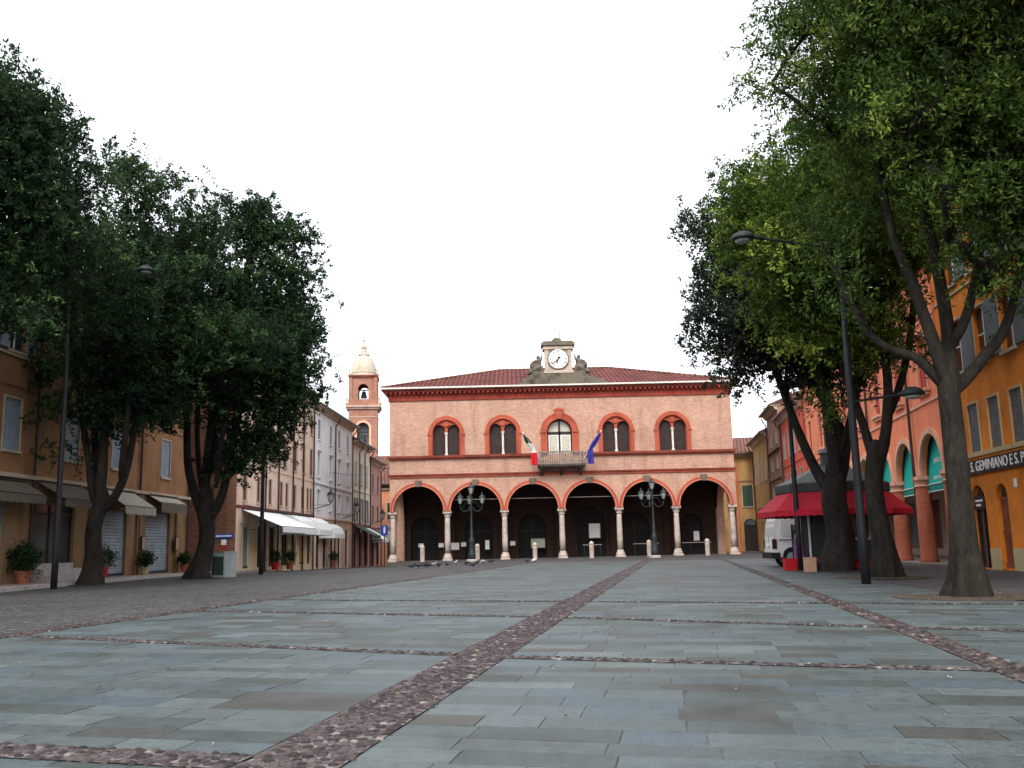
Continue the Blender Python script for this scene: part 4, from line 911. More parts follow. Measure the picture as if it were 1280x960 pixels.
m=MB(); m.lathe([(.55,17.4),(.42,18.0),(.3,18.7),(.1,19.1)],(0,-1.75,0),14); m.tube([(-.9,-1.75,19.3),(.9,-1.75,19.3)],.08,6); m.build('bell','iron_green',tw)
m=MB(); m.lathe([(.55,25.0),(.42,25.5),(.3,26.0),(.05,26.2)],(0,0,0),14); m.tube([(-2,0,26.3),(2,0,26.3)],.1,6); m.build('bell','iron_green',tw)

# ------------------------------------------------------------------ RIGHT SIDE
RO=math.atan2(-1,-.09)
def OR(Y,off=0,z=0): return (11.75+.09*Y+off,Y,z)
YT=31.7; k9=math.hypot(1,.09)
def o_(Y): return (YT-Y)*k9
doorsO=[(o_(29.6),1.1,0.02,2.55,'archshop'),(o_(27.85),.8,.05,2.5,'archdoor','wood'),(o_(25.3),1.15,.02,2.55,'archshop'),(o_(22.4),.9,.02,2.5,'archdoor','wood'),(o_(20.0),1.3,.02,2.55,'archshop'),(o_(17.),1.3,.02,2.55,'archshop'),(o_(14),1.3,.02,2.55,'archshop')]
wO=[30.85,29.3,27.75,26.2,24.65,23.1,21.6,20.1,18.6,17,15.5,14,12.5]
f3=[30.0,28.1,26.2,24.3,22.4,20.4,18.4,16.4,14.4,12.6]
ho=building('town_house','burnt orange house at right with grey shutters and a long black sign band',OR(YT),RO,20.5,12.6,10,'pl_orange',
 [(0,3.3,doorsO),(3.3,5.7,[(o_(y),.78,3.55,5.05,'shut','shutter_grey','plinth') for y in wO]),(5.7,8.7,[(o_(y),.95,6.2,7.9,'open','shutter_grey') for y in f3]),(8.7,12.6,[(o_(y),.95,9.1,10.7,'open','shutter_grey') for y in f3])],zbase=-.5,
 strings=[(3.4,.13,.14,'plinth'),(3.3,.1,.07,'pl_orange'),(8.75,.06,.05,'plinth')],pipes=[(20.2,.1,12.5)],eave=.8)
m=MB(); e_=0
for d in sorted(doorsO)+[(20.6,.2)]:
    a=d[0]-d[1]/2-.06
    if a>e_: m=MB(); m.box(e_,a,-.035,.0-.001,-.1,.62); m.build('plinth','plinth',ho)
    e_=d[0]+d[1]/2+.06
# sign band with lettering
sgn=thing('sign_band','long black sign band with white capital letters on the orange house','sign',OR(30.9,-.06,3.1),RO)
m=MB(); m.box(0,9.,-.05,0,-.23,.21); m.build('board','signblack',sgn)
text('lettering','S. GEMINIANO E S. PROSPERO',.43,'signwhite',sgn,upright(4.1,-.062,-.01),.006,.98)
t=thing('house_number','small white house plate beside the brown wooden door','sign',OR(26.75,-.02,2.45),RO); m=MB(); m.box(-.08,.08,-.03,0,-.12,.12); m.build('plate','signwhite',t)
t=thing('shop_sign','small dark sign with white lines in the arched shop opening of the orange house','sign',OR(29.6,.06,2.0),RO); m=MB(); m.box(-.42,.42,-.03,0,-.2,.2); m.build('board','signblack',t)
m=MB(); m.box(-.3,.25,-.04,-.031,.04,.1); m.box(-.25,.1,-.04,-.031,-.1,-.03); m.build('lettering','signwhite',t)
# portico building
PO=math.atan2(-1,-.145)
def PR(Y,off=0,z=0): return (10.53+.145*Y+off,Y,z)
YP=63.2; kp_=math.hypot(1,.145); NB=8; pb=3.7*kp_; WP=NB*pb   # nine bays from far to near
hp=thing('portico_house','salmon portico house with brick columns, round arches and red shutters','building',PR(YP),PO)
m=MB(); ZS=3.35
for i in range(NB): m.arch(i*pb,(i+1)*pb,ZS,5.25,(i+.5)*pb,1.5,ZS,ZS,.2,0,18)
for i in range(NB+1): m.quad((i*pb-.42,0,ZS),(i*pb+.42,0,ZS),(i*pb+.42,.2,ZS),(i*pb-.42,.2,ZS))
ops2=[];ops3=[]
def band(mb,z0,z1,ops):
    for k,(cx,w_,za,zb) in enumerate(ops): mb.hole(k*pb,(k+1)*pb,z0,z1,cx-w_/2,cx+w_/2,za,zb,.22,0)
o2=[((i+.5)*pb,1.1,6.5,8.6) for i in range(NB)]; o3=[((i+.5)*pb,1.05,9.5,10.7) for i in range(NB)]
band(m,5.25,9.0,o2); band(m,9.0,11.2,o3)
m.quad((0,0,ZS),(0,10,ZS),(0,10,11.2),(0,0,11.2)); m.quad((WP,0,ZS),(WP,10,ZS),(WP,10,11.2),(WP,0,11.2)); m.quad((0,4,-.5),(0,10,-.5),(0,10,ZS),(0,4,ZS)); m.rect(0,WP,-.5,11.2,10)
m.quad((0,.2,5.2),(WP,.2,5.2),(WP,4,5.2),(0,4,5.2))
m.build('wall','pl_salmon',hp)
m=MB(); 
for i in range(NB): m.hole(i*pb,(i+1)*pb,-.3,5.19,(i+.5)*pb-1.25,(i+.5)*pb+1.25,.4,2.9,.2,4.)
m.build('portico_back_wall','trim_cream',hp)
for i in range(NB):
    m=MB(); m.box((i+.5)*pb-1.24,(i+.5)*pb+1.24,4.14,4.18,.41,2.89); s=m.build('shop_window','shopglass' if i%2 else 'roll',hp)
    m=MB(); m.ring((i+.5)*pb,ZS,1.49,1.72,-.07,.03,22,ZS-.02); m.build('arch_trim','trim_salmon',hp)
for i in range(NB+1):
    c=MB(); c.lathe([(.36,.0),(.37,.10),(.32,.16),(.315,1.2),(.28,2.9)],(i*pb,.1,0),20); co=c.build('column','col_brick',hp,True)
    c=MB(); c.lathe([(.28,2.9),(.34,2.95),(.29,3.0),(.3,3.1),(.4,3.2)],(i*pb,.1,0),20); c.box(i*pb-.42,i*pb+.42,-.16,.4,3.2,3.345); c.build('capital','trim_salmon',co)
m=MB(); m.box(0,WP,-.07,.02,5.95,6.06); m.build('string_course','trim_salmon',hp); m=MB(); m.box(0,WP,-.05,.02,9.05,9.13); m.build('string_course','trim_salmon',hp)
for oo,st in ((o2,1),(o3,0)):
    for (cx,w_,za,zb) in oo:
        a,b2=cx-w_/2,cx+w_/2; m=MB(); m.box(a-.2,b2+.2,-.22,.02,za-.12,za-.001); m.box(a-.12,b2+.12,-.14,.02,za-.24,za-.12)
        m.box(a-.14,a-.001,-.06,.02,za,zb+.14); m.box(b2+.001,b2+.14,-.06,.02,za,zb+.14); m.box(a,b2,-.06,.02,zb+.001,zb+.14); wn=m.build('window','trim_salmon',hp)
        for (u0,u1) in ((a+.01,cx-.01),(cx+.01,b2-.01)): m=MB(); m.box(u0,u1,.05,.09,za+.01,zb-.01); m.build('shutter','shutter_redbright',wn)
for x in (pb*2-.05,pb*5-.05,pb*7-.25): m=MB(); m.tube([(x,-.12,.1),(x,-.12,11.1)],.06,7); m.build('downpipe','pipe',hp)
m=MB(); m.box(-.1,WP+.1,-.7,.3,11.2,11.3); m.box(0,WP,-.3,0,11.0,11.199); m.build('eave','soffit',hp)
m=MB(); m.prism([(-.8,11.31),(5,13.2),(10.3,11.31),(10.3,11.2),(.31,11.2),(.31,11.301)],'x',-.14,WP+.14); m.build('roof',rooftile('roof portico',(.20,.10,.075)),hp)
fl=MB(); fl.box(0,WP,-.35,4.2,-.4,.03); fl.build('portico_floor','pavtile',hp)
names=['eighth','seventh','sixth','fifth','fourth','third','second','first']
for i in range(NB):
    loc=hp.location; t=thing('teal_awning','teal awning hung in the %s portico arch counted from the orange house'%names[i]+(', lettered' if i==NB-1 else ''),'awning',PR(YP-3.7*(i+.5)),PO,'teal awnings in the portico arches')
    m=MB(); n=8
    for k in range(n):
        za,zb=5.1-2.1*k/n,5.1-2.1*(k+1)/n; ya,yb=.42-.2*k/n,.42-.2*(k+1)/n
        m.quad((-1.6,ya,za),(1.6,ya,za),(1.6,yb,zb),(-1.6,yb,zb)) if zb>3.3 else m.quad((-1.45,ya,za),(1.45,ya,za),(1.45,yb,zb),(-1.45,yb,zb))
    m.build('canopy','teal',t)
    m=MB(); m.quad((-1.45,.22,3.0),(1.45,.22,3.0),(1.45,.20,2.7),(-1.45,.20,2.7)); m.build('valance','teal_dark',t)
    m=MB(); m.box(-1.45,1.45,.19,.205,2.975,3.01); m.box(-1.45,1.45,.18,.195,2.69,2.72); m.build('white_piping','signwhite',t)
    if i==NB-1:
        sl=math.atan2(2.1,.2)
        text('lettering','BANCHI',.28,'signwhite',t,Matrix.Translation((-.2,.285,3.85))@Matrix.Rotation(sl,4,'X'),.004,1.)
        text('lettering','BANCHI 4',.2,'signwhite',t,Matrix.Translation((-.2,.225,3.2))@Matrix.Rotation(sl,4,'X'),.004,1.2)
# houses beyond
def R2(Y,off=0,z=0): return (10.53+.145*Y+off,Y,z)
def oy(YA,Y): return (YA-Y)*kp_
hr=building('town_house','coral red narrow house beyond the salmon portico',R2(74.5,-.1),PO,oy(74.5,63.7),10.3,9,'pl_red',
 [(-.5,3.4,[(oy(74.5,66),1.3,0,2.5,'shop'),(oy(74.5,70),1.3,0,2.5,'shop')]),(3.4,6.4,[(oy(74.5,y),.9,4.2,5.9,'shut','shutter_green') for y in (65.5,68,70.5,73)]),(6.4,10.3,[(oy(74.5,y),.9,7.2,9.0,'shut','shutter_pale') for y in (65.5,68,70.5,73)])],strings=[(3.4,.1,.08,'pl_red'),(6.5,.08,.06,'pl_red')],pipes=[(.1,.1,10.2)])
hb=building('town_house','tall peeling brown house with small paired windows at the right street',R2(82,-.25),PO,oy(82,74.7),11.6,9,'pl_oldbrown',
 [(-.5,3.4,[(oy(82,78),1.3,0,2.5,'shop')]),(3.4,6.,[(oy(82,y),.7,4.3,5.2,'small','shutter_pale') for y in (76.5,79.8)]),(6.,8.4,[(oy(82,y),.7,6.8,7.6,'small','shutter_pale') for y in (76.5,79.8)]),(8.4,11.6,[(oy(82,y),.7,8.8,9.6,'small','shutter_pale') for y in (76.5,79.8)])],strings=[(8.2,.1,.2,'soffit'),(5.9,.08,.1,'soffit')],pipes=[(.1,.1,11.5)])
hy=building('town_house','stained ochre house with pale shutters beyond the peeling brown one',R2(94,-.3),PO,oy(94,82.2),10.3,9,'pl_yellow',
 [(-.5,4.,[(oy(94,85),1.3,0,2.8,'archdoor','darkframe'),(oy(94,90),1.3,0,2.8,'shop')]),(4.,10.3,[(oy(94,y),.8,6.4,8.6,'shut','shutter_pale') for y in (84.5,87.5,90.5,93)])],strings=[(4.,.1,.08,'pl_oldbrown')],pipes=[(.1,.1,10.2)])
hc=building('town_house','ochre corner house with green shutters just right of the town hall',(17.4,96.5,0),R(-12),9.7,9.6,9,'pl_yellow',
 [(-.5,4.,[(6.2,1.3,0,3.2,'archdoor','darkframe')]),(4.,6.9,[(6.1,1.0,4.4,6.5,'shut','shutter_green')]),(6.9,9.6,[(7.3,1.1,7.4,8.4,'small','shutter_brown')])],strings=[(6.9,.08,.08,'pl_oldbrown')],pipes=[(.1,.1,9.5)])

# ------------------------------------------------------------------ KIOSK
KX,KY=11.15,33.4
k=thing('kiosk','octagonal newspaper kiosk with crimson awning and grey green roof behind the right trees','kiosk',(KX,KY,0),R(4))
m=MB(); m.lathe([(1.12,0),(1.12,2.6)],(0,0,0),8,PI/8); m.build('body','iron',k)
m=MB(); m.lathe([(1.17,0),(1.17,.35)],(0,0,0),8,PI/8); m.build('plinth','redplastic',k)
m=MB(); m.lathe([(1.88,2.55),(1.92,2.62),(1.92,2.88),(1.86,2.92)],(0,0,0),8,PI/8); m.build('fascia','kfascia',k)
m=MB(); m.lathe([(1.86,2.92),(.42,3.55),(.42,3.6)],(0,0,0),8,PI/8); rf=m.build('roof','kroof',k)
m=MB(); m.lathe([(.3,3.55),(.3,3.95),(.42,3.98),(.05,4.25),(.03,4.5)],(0,0,0),8,PI/8); m.build('cupola','kroof',rf)
def scal(n8):
    mb=MB()
    for q in range(n8):
        a0=2*PI*q/n8+PI/8; a1=a0+2*PI/n8
        P=lambda r,z,t:( (r*math.cos(a0))*(1-t)+(r*math.cos(a1))*t,(r*math.sin(a0))*(1-t)+(r*math.sin(a1))*t,z)
        mb.quad(P(1.83,2.6,0),P(1.83,2.6,1),P(2.58,1.95,1),P(2.58,1.95,0))
        for j in range(8):
            t0,t1=j/8,(j+1)/8; tm=(t0+t1)/2
            mb.add([P(2.58,1.95,t0),P(2.58,1.95,t1),P(2.585,1.80,t1),P(2.585,1.765,tm),P(2.585,1.80,t0)],[(0,1,2,3,4)])
    return mb
ao=scal(8).build('awning','kred',k); sm=ao.modifiers.new('s','SOLIDIFY'); sm.thickness=.02
m=MB()
for q in range(8):
    a=2*PI*q/8+PI/8; m.tube([(1.17*math.cos(a),1.17*math.sin(a),0),(1.17*math.cos(a),1.17*math.sin(a),2.55)],.04,6)
m.build('corner_post','whitepaint',k)
m=MB(); m.box(-.75,.6,-1.75,-1.05,.35,.95); m.build('counter','iron_green',k); m=MB()
for i in range(9): m.box(-.72+i*.14,-.6+i*.14,-1.73,-1.3,.952,1.0+random.random()*.06)
m.build('newspaper_stack','magaz',k)
m=MB(); m.box(-.40,.40,-1.14,-1.06,1.1,2.2); m.build('window_panel','shopglass',k)
t=thing('magazine_rack','wire rack of coloured magazines at the left side of the kiosk','rack',g(1003,709)+Vector((.1,.9,0)),R(50))
m=MB(); m.box(-.3,.3,0,.04,.1,1.55)
for sx in (-.3,.3): m.tube([(sx,-.05,0),(sx,0,1.6)],.02,5)
m.build('rack_frame','iron',t)
for i in range(5):
    for j in range(3): q=MB(); q.box(-.28+j*.19,-.11+j*.19,-.05,-.01,.3+i*.26,.5+i*.26); q.build('magazine','violet' if (i+j)%2 else 'magaz',t)
p=g(989,713); 
def crate(loc,label,w_,d_,h_,mt,rz=0):
    t=thing('crate',label,'crate',loc,rz); m=MB(); th=.025
    m.box(-w_/2,w_/2,-d_/2,d_/2,0,th); m.box(-w_/2,w_/2,-d_/2,-d_/2+th,th,h_); m.box(-w_/2,w_/2,d_/2-th,d_/2,th,h_); m.box(-w_/2,-w_/2+th,-d_/2+th,d_/2-th,th,h_); m.box(w_/2-th,w_/2,-d_/2+th,d_/2-th,th,h_)
    m.box(-w_/2-.012,w_/2+.012,-d_/2-.012,d_/2+.012,h_,h_+.03) ; m.build('shell',mt,t); return t
crate((p.x+.05,p.y+.2,0),'red box on the ground left of the dark pole before the kiosk',.42,.35,.36,'redplastic')
p=g(1018,713); crate((p.x+.12,p.y+.2,0),'red box behind the brown carton at the foot of the kiosk',.5,.4,.34,'redplastic',R(8))
p=g(1013,715); crate((p.x,p.y,0),'brown cardboard carton standing before the kiosk',.36,.3,.42,'cardboard',R(-10))
t=thing('display_bag','violet and pink printed bag leaning on the kiosk counter','bag',g(1006,712)+Vector((0,.6,0))); m=MB(); m.prism([(-.14,0),(.2,0),(.12,1.0),(-.12,1.05)],'y',-.06,.06); m.build('bag_body','violet',t); m=MB(); m.tube([(-.1,0,1.0),(-.05,0,1.2),(.06,0,1.2),(.1,0,.98)],.015,5); m.build('handle','signwhite',t)
t=thing('green_parasol','small furled green parasol leaning right of the kiosk','parasol',g(1122,720)+Vector((-.1,.8,0))); m=MB(); m.tube([(.18,0,0),(-.15,0,2.2)],.02,6); m.build('pole','iron',t); m=MB(); m.lathe([(.02,0),(.11,.12),(.09,.5),(.03,.9)],(0,0,0),10); m.v=[(p_[0]-.02-.15*p_[2],p_[1],p_[2]+1.05) for p_ in m.v]; m.build('canopy','teal_dark',t)

# ------------------------------------------------------------------ VAN (rear at -x local, front at +x; side toward -y)
v=thing('van','white panel van parked behind the kiosk, rear and side in view','van',(9.82,36.55,-.02),R(-3)); v.scale=(.92,1.05,1.12)
prof=[(0.03,.34),(0.0,.55),(.03,.95),(.10,1.45),(.17,1.66),(.32,1.74),(2.5,1.76),(2.95,1.66),(3.45,1.12),(4.05,.98),(4.2,.8),(4.2,.36)]
def yin(z): return .0 if z<.95 else (z-.95)*.14
def vbody():
    m=MB(); L_=[(x,yin(z),z) for x,z in prof]; Rr=[(x,1.62-yin(z),z) for x,z in prof]; n=len(prof)
    # wheel arches cut out of the lower edge
    def arcw(cx): return [(cx+.36*math.cos(a),.34+.33*math.sin(a)) for a in [PI*i/8 for i in range(9)]]
    low=[(4.2,.36)]+[(x,z) for x,z in arcw(3.35)]+[(x,z) for x,z in arcw(.72)]+[(.03,.34)]
    side=prof[:-1]+low[:-1]
    for (f0,flip) in ((0,1),(1,0)):
        pts=[(x,(yin(z) if not f0 else 1.62-yin(z)),z) for x,z in side]; m.add(pts,[tuple(range(len(pts)))])
    for i in range(n-1): m.quad(L_[i],L_[i+1],Rr[i+1],Rr[i])
    m.quad(L_[0],L_[-1],Rr[-1],Rr[0]); return m
vb=vbody().build('body','vanwhite',v); bv=vb.modifiers.new('b','BEVEL'); bv.width=.04; bv.segments=3; bv.limit_method='ANGLE'; bv.angle_limit=R(25)
vb.data.polygons.foreach_set('use_smooth',[False]*len(vb.data.polygons))
def sidepanel(x0,x1,z0,z1,y=-.006): 
    return [(x0,yin(z0)+y,z0),(x1,yin(z0)+y,z0),(x1,yin(z1)+y,z1),(x0+ (.06 if x0<.5 else 0),yin(z1)+y,z1)]
m=MB(); m.quad(*sidepanel(.34,1.35,1.05,1.6)); m.quad(*sidepanel(1.45,2.3,1.05,1.6)); m.build('side_panel','vanglass',v)
m=MB(); m.quad(*sidepanel(2.4,3.1,1.05,1.55)); m.build('side_window','glass',v)
m=MB(); m.box(.24,2.3,-.02,-.001,.9,.93); m.box(.3,.34,-.012,.0,.45,1.6) if False else None; m.build('door_rail','rubber',v)
m=MB(); m.box(-.09,.25,-.04,1.66,.30,.50); m.build('bumper','rubber',v); m=MB(); m.box(4.0,4.28,-.03,1.65,.28,.5); m.build('bumper','rubber',v); m=MB(); m.box(1.15,2.95,-.02,.0,.30,.42); m.build('side_trim','rubber',v)
for y0 in (-.015,1.50): m=MB(); m.box(-.02,.14,y0,y0+.135,.62,.95); m.build('tail_light','tail',v)
m=MB(); m.quad((.045,.12,1.05),(.045,1.5,1.05),(.135,1.42,1.56),(.135,.2,1.56)); m.v=[(a-.012,b_,c) for a,b_,c in m.v]; m.build('rear_window','vanglass',v)
m=MB(); m.box(-.03,.01,.55,1.05,.70,.82); m.build('number_plate','signwhite',v)
m=MB(); m.box(.005,.02,.805,.815,.5,1.05); m.build('door_seam','rubber',v)
for cx in (.72,3.35):
    for y0 in (.02,1.42):
        m=MB(); m.lathe([(.2,0),(.29,.0),(.31,.04),(.31,.14),(.29,.18),(.2,.18)],(0,0,0),24); m.v=[(cx+p_[0],y0+p_[2],.31+p_[1]) for p_ in m.v]; wh=m.build('wheel','rubber',v)
        m=MB(); m.lathe([(.19,-.005),(.17,.02),(.05,.01)],(0,0,0),16); m.v=[(cx+p_[0],y0+p_[2],.31+p_[1]) for p_ in m.v]; m.build('rim','cabinet_l',wh)

# ------------------------------------------------------------------ small things
# cabinet at the foot of the second left tree
p=g(277,722); t=thing('utility_cabinet','grey green metal cabinet with a pale right edge beside the second left trunk','cabinet',(p.x,p.y+.3,0),R(-8))
m=MB(); m.box(-.45,.12,-.25,.25,0,.95); m.box(-.47,.14,-.27,.27,.95,1.0); m.build('housing','cabinet',t); m=MB(); m.box(.121,.42,-.27,.25,0,1.0); m.box(.10,.44,-.29,.27,1.0,1.05); m.build('side_box','cabinet_l',t)
m=MB(); m.box(-.4,.08,-.262,-.251,.1,.85); m.build('door','iron_green',t)
p=g(264,722); t=thing('paper_cup','crumpled white cup on the ground between trunk and cabinet','cup',(p.x,p.y-.1,0)); m=MB(); m.lathe([(.05,0),(.07,.16),(.075,.2)],(0,0,0),10); m.build('cup_body','signwhite',t)
# potted plants
def leaf_mesh(name,pts,size,asp,matn,parent,droop=.3,tones=None):
    """pts (n,3): leaf centres -> folded four-vertex leaves"""
    n=len(pts)
    th=rng.uniform(0,2*PI,n); el=rng.normal(-droop,.55,n)
    d=np.stack([np.cos(th)*np.cos(el),np.sin(th)*np.cos(el),np.sin(el)],1)
    r=rng.normal(size=(n,3)); s=np.cross(d,r); s/=np.linalg.norm(s,axis=1)[:,None]+1e-9; nn=np.cross(s,d)
    L_=size*rng.uniform(.65,1.35,n)[:,None]; W_=L_*asp
    a=pts-d*L_/2; b=pts+s*W_/2+nn*W_*.18; c=pts+d*L_/2-nn*L_*.12; e=pts-s*W_/2+nn*W_*.18
    V_=np.stack([a,b,c,e],1).reshape(-1,3).astype(np.float32)
    me=bpy.data.meshes.new(name); me.vertices.add(4*n); me.vertices.foreach_set('co',V_.ravel()); me.loops.add(4*n); me.loops.foreach_set('vertex_index',np.arange(4*n,dtype=np.int32))
    me.polygons.add(n); me.polygons.foreach_set('loop_start',np.arange(0,4*n,4,dtype=np.int32)); me.polygons.foreach_set('loop_total',np.full(n,4,dtype=np.int32))
    at_=me.attributes.new('tone','FLOAT','FACE'); 
    if tones is None: tones=rng.uniform(0,1,n)
    at_.data.foreach_set('value',np.clip(tones,0,1).astype(np.float32)); me.materials.append(M[matn]); me.update(calc_edges=True); me.validate()
    o=bpy.data.objects.new(name,me); COL.objects.link(o); o.parent=parent; return o
def pot_plant(loc,label,R_,H_,pot_r=.22,pot_h=.35,pm='terra',n=1500,mt='leaf_mid'):
    t=thing('potted_plant',label,'potted plant',loc,0,'potted plants along the house fronts')
    m=MB(); m.lathe([(pot_r*.7,0),(pot_r,pot_h*.85),(pot_r*1.1,pot_h*.86),(pot_r*1.1,pot_h),(pot_r*.9,pot_h),(pot_r*.85,pot_h-.05)],(0,0,0),14); m.build('pot',pm,t)
    u=rng.normal(size=(n,3)); u/=np.linalg.norm(u,axis=1)[:,None]; rr=rng.uniform(.25,1,n)**.5; lump=1+.34*np.sin(u[:,0]*5+loc[0])*np.cos(u[:,2]*6+loc[1])+.22*np.sin(u[:,1]*9+loc[0]*3)+np.where(rng.random(n)<.12,rng.uniform(0,.4,n),0)
    pts=u*(rr*lump)[:,None]*np.array([R_,R_,(H_-pot_h)/2]); pts[:,2]+=pot_h+(H_-pot_h)/2*.95
    leaf_mesh('foliage',pts,.085,.5,mt,t,-.1)
    m=MB()
    for q in range(5): a=q*1.26; m.tube([(0,0,pot_h-.05),(.3*R_*math.cos(a),.3*R_*math.sin(a),pot_h+(H_-pot_h)*.5),(.6*R_*math.cos(a),.6*R_*math.sin(a),H_*.85)],.012,5)
    m.build('stem','bark',t); return t
for (Y,o_x,l,R_,H_,pr,ph,pm,n) in [(33.2,.45,'large round bush in a terracotta pot right of the first rolling shutter',.52,1.4,.27,.42,'terra',3000),(39.,.5,'spreading plant in a red pot right of the first left trunk',.55,1.25,.24,.42,'redplastic',1500),(43.3,.45,'dark round plant in a pale pot between two rolling shutters',.38,1.05,.2,.34,'plinth',1500),(48.0,.45,'small dark bush in a terracotta pot at the end of the tan house',.33,.98,.2,.35,'terra',1300)]:
    q=LP(Y,o_x); pot_plant((q[0],q[1],.115),l,R_,H_,pr,ph,pm,n,'leaf_dark')
for (Y,l,pm) in [(57.9,'plant in a dark red pot under the wide white awning','redplastic'),(61.2,'leafy plant in a terracotta trough under the first boxed awning','terra'),(73.9,'dark shrub in a pot before the white house','terra')]:
    q=L2(Y,.6); pot_plant((q[0],q[1],.1+gz(q[0],q[1])),l,.38,1.2,.26,.45,pm,900,'leaf_dark')
# pigeons
def pigeon(loc,rz,label,s=1.,m_='pigeon',peck=False,group='pigeons near the left lantern'):
    t=thing('pigeon',label,'pigeon',loc,rz,group); hz=.10 if peck else .27; hx=.17 if peck else .15
    me=MB(); me.tube([(-.2*s,0,.13*s),(-.1*s,0,.14*s),(-.03*s,0,.15*s),(.05*s,0,.16*s),(.1*s,0,.18*s),(hx*.92*s,0,(hz-.04)*s),(hx*s,0,hz*s),((hx+.03)*s,0,(hz-.005)*s),((hx+.06)*s,0,(hz-.02)*s)],[.02*s,.045*s,.075*s,.075*s,.055*s,.035*s,.034*s,.018*s,.004*s],10)
    b=me.build('body',m_,t,True)
    tl=MB(); tl.prism([(-.16,.025),(-.27,.04),(-.27,-.04),(-.16,-.025)],'z',.115,.13); tl.build('tail',m_,t)
    for sy in (-1,1):
        wg=MB(); wg.ell((-.04*s,sy*.065*s,.155*s),(.14*s,.02*s,.05*s),8,6,.1); wg.build('wing',m_,t,True)
        lg=MB(); lg.tube([(.0,sy*.03,.09),(.01,sy*.03,.01),(.05,sy*.03,.005)],.006,4); lg.build('leg','tail',t)
    return t
pg=[(515,711,.3,'leftmost dark pigeon of the row, walking'),(523,710,2.6,'dark pigeon just right of the leftmost one'),(531,709.5,.1,'third dark pigeon of the row, low and stretched'),(536,709.5,3.0,'dark pigeon close behind the stretched one'),(542,709,.2,'pale backed pigeon in the middle of the row'),(549,709,1.2,'small dark pigeon right of the pale backed one'),(559,708.5,2.9,'lone dark pigeon before the second column'),(570,706.5,.4,'pigeon standing by the second column base'),(584,706.5,3.0,'dark pigeon at the left foot of the lantern post'),(597,706,.3,'dark pigeon at the right foot of the lantern post'),(591,709.5,.5,'large dark pigeon before the lantern plinth'),(604,705,2.6,'pigeon right of the bollard by the lantern'),(614,704.5,.3,'small pigeon farther right of the lantern'),(659,704,1.5,'dark pigeon facing away before the third bay'),(668,703.5,1.7,'white pigeon before the third bay')]
for i,(x,y,rz,l) in enumerate(pg):
    p=g(x,y); pigeon((p.x,p.y,.0+gz(p.x,p.y)-.008),rz+(.9 if i%2 else -.7),l,1.1,'pigeon_w' if i in (14,) else ('pigeon_g' if i in (4,7,11) else 'pigeon'),i%3==2)
# fallen leaves and crumbs
n=420; fx=rng.uniform(-9,9,n); fy=rng.uniform(3.5,34,n)
extra=[g(212,838),g(1190,850),g(905,840),g(1185,849),g(40,845)]
for _ in range(330):
    tx,ty=random.choice([(7.5,16.1),(9.4,24.6),(10.1,30.2),(-15,33.8)]); extra.append(Vector((tx+random.gauss(0,1.1),ty+random.gauss(0,1.1),0)))
pts=np.concatenate([np.stack([fx,fy,np.full(n,.014)],1),np.array([[e.x,e.y,.016] for e in extra])]); sz=rng.uniform(.012,.03,len(pts)); sz[n]=.05
V_=[];F_=[];T_=[]
for i,(x,y,z) in enumerate(pts):
    a=random.random()*6.3; c,s=math.cos(a)*sz[i],math.sin(a)*sz[i]; b=len(V_); V_+=[(x+c,y+s,z),(x-s*.5,y+c*.5,z+.01),(x-c,y-s,z+.003),(x+s*.5,y-c*.5,z+.008)]; F_.append((b,b+1,b+2,b+3))
def litter():
    m=bpy.data.materials.new('dry leaf litter'); N,L=nodes(m); bs=N['Principled BSDF']; n=noise(N,L,coordvec(N,L),3,3,.6); L.new(ramp(N,L,n,[(.35,(.05,.035,.02)),(.55,(.22,.15,.06)),(.7,(.5,.45,.36))]),bs.inputs['Base Color']); return m
me=bpy.data.meshes.new('fallen_leaves'); me.from_pydata(V_,[],F_); me.materials.append(litter()); o=bpy.data.objects.new('fallen_leaves',me); COL.objects.link(o); struct(o,'stuff'); 
# tree pits
def pit(x,y,rx,ry):
    V_=[(x,y,.022)]; n=40
    for i in range(n): a=2*PI*i/n; k=1+.06*math.sin(3*a)+random.uniform(-.04,.04); V_.append((x+rx*k*math.cos(a),y+ry*k*math.sin(a),.005))
    return V_,[(0,i+1,(i+1)%n+1) for i in range(n)]
mb=MB()
for (x,y,rx,ry) in [(7.5,16.1,1.15,1.1),(9.4,24.6,1.2,1.1),(10.1,30.2,1.3,1.1),(-15,33.8,.9,.9),(-12.8,38.9,.9,.9)]: mb.add(*pit(x,y,rx,ry))
struct(mb.build('tree_pit_soil','soil'))

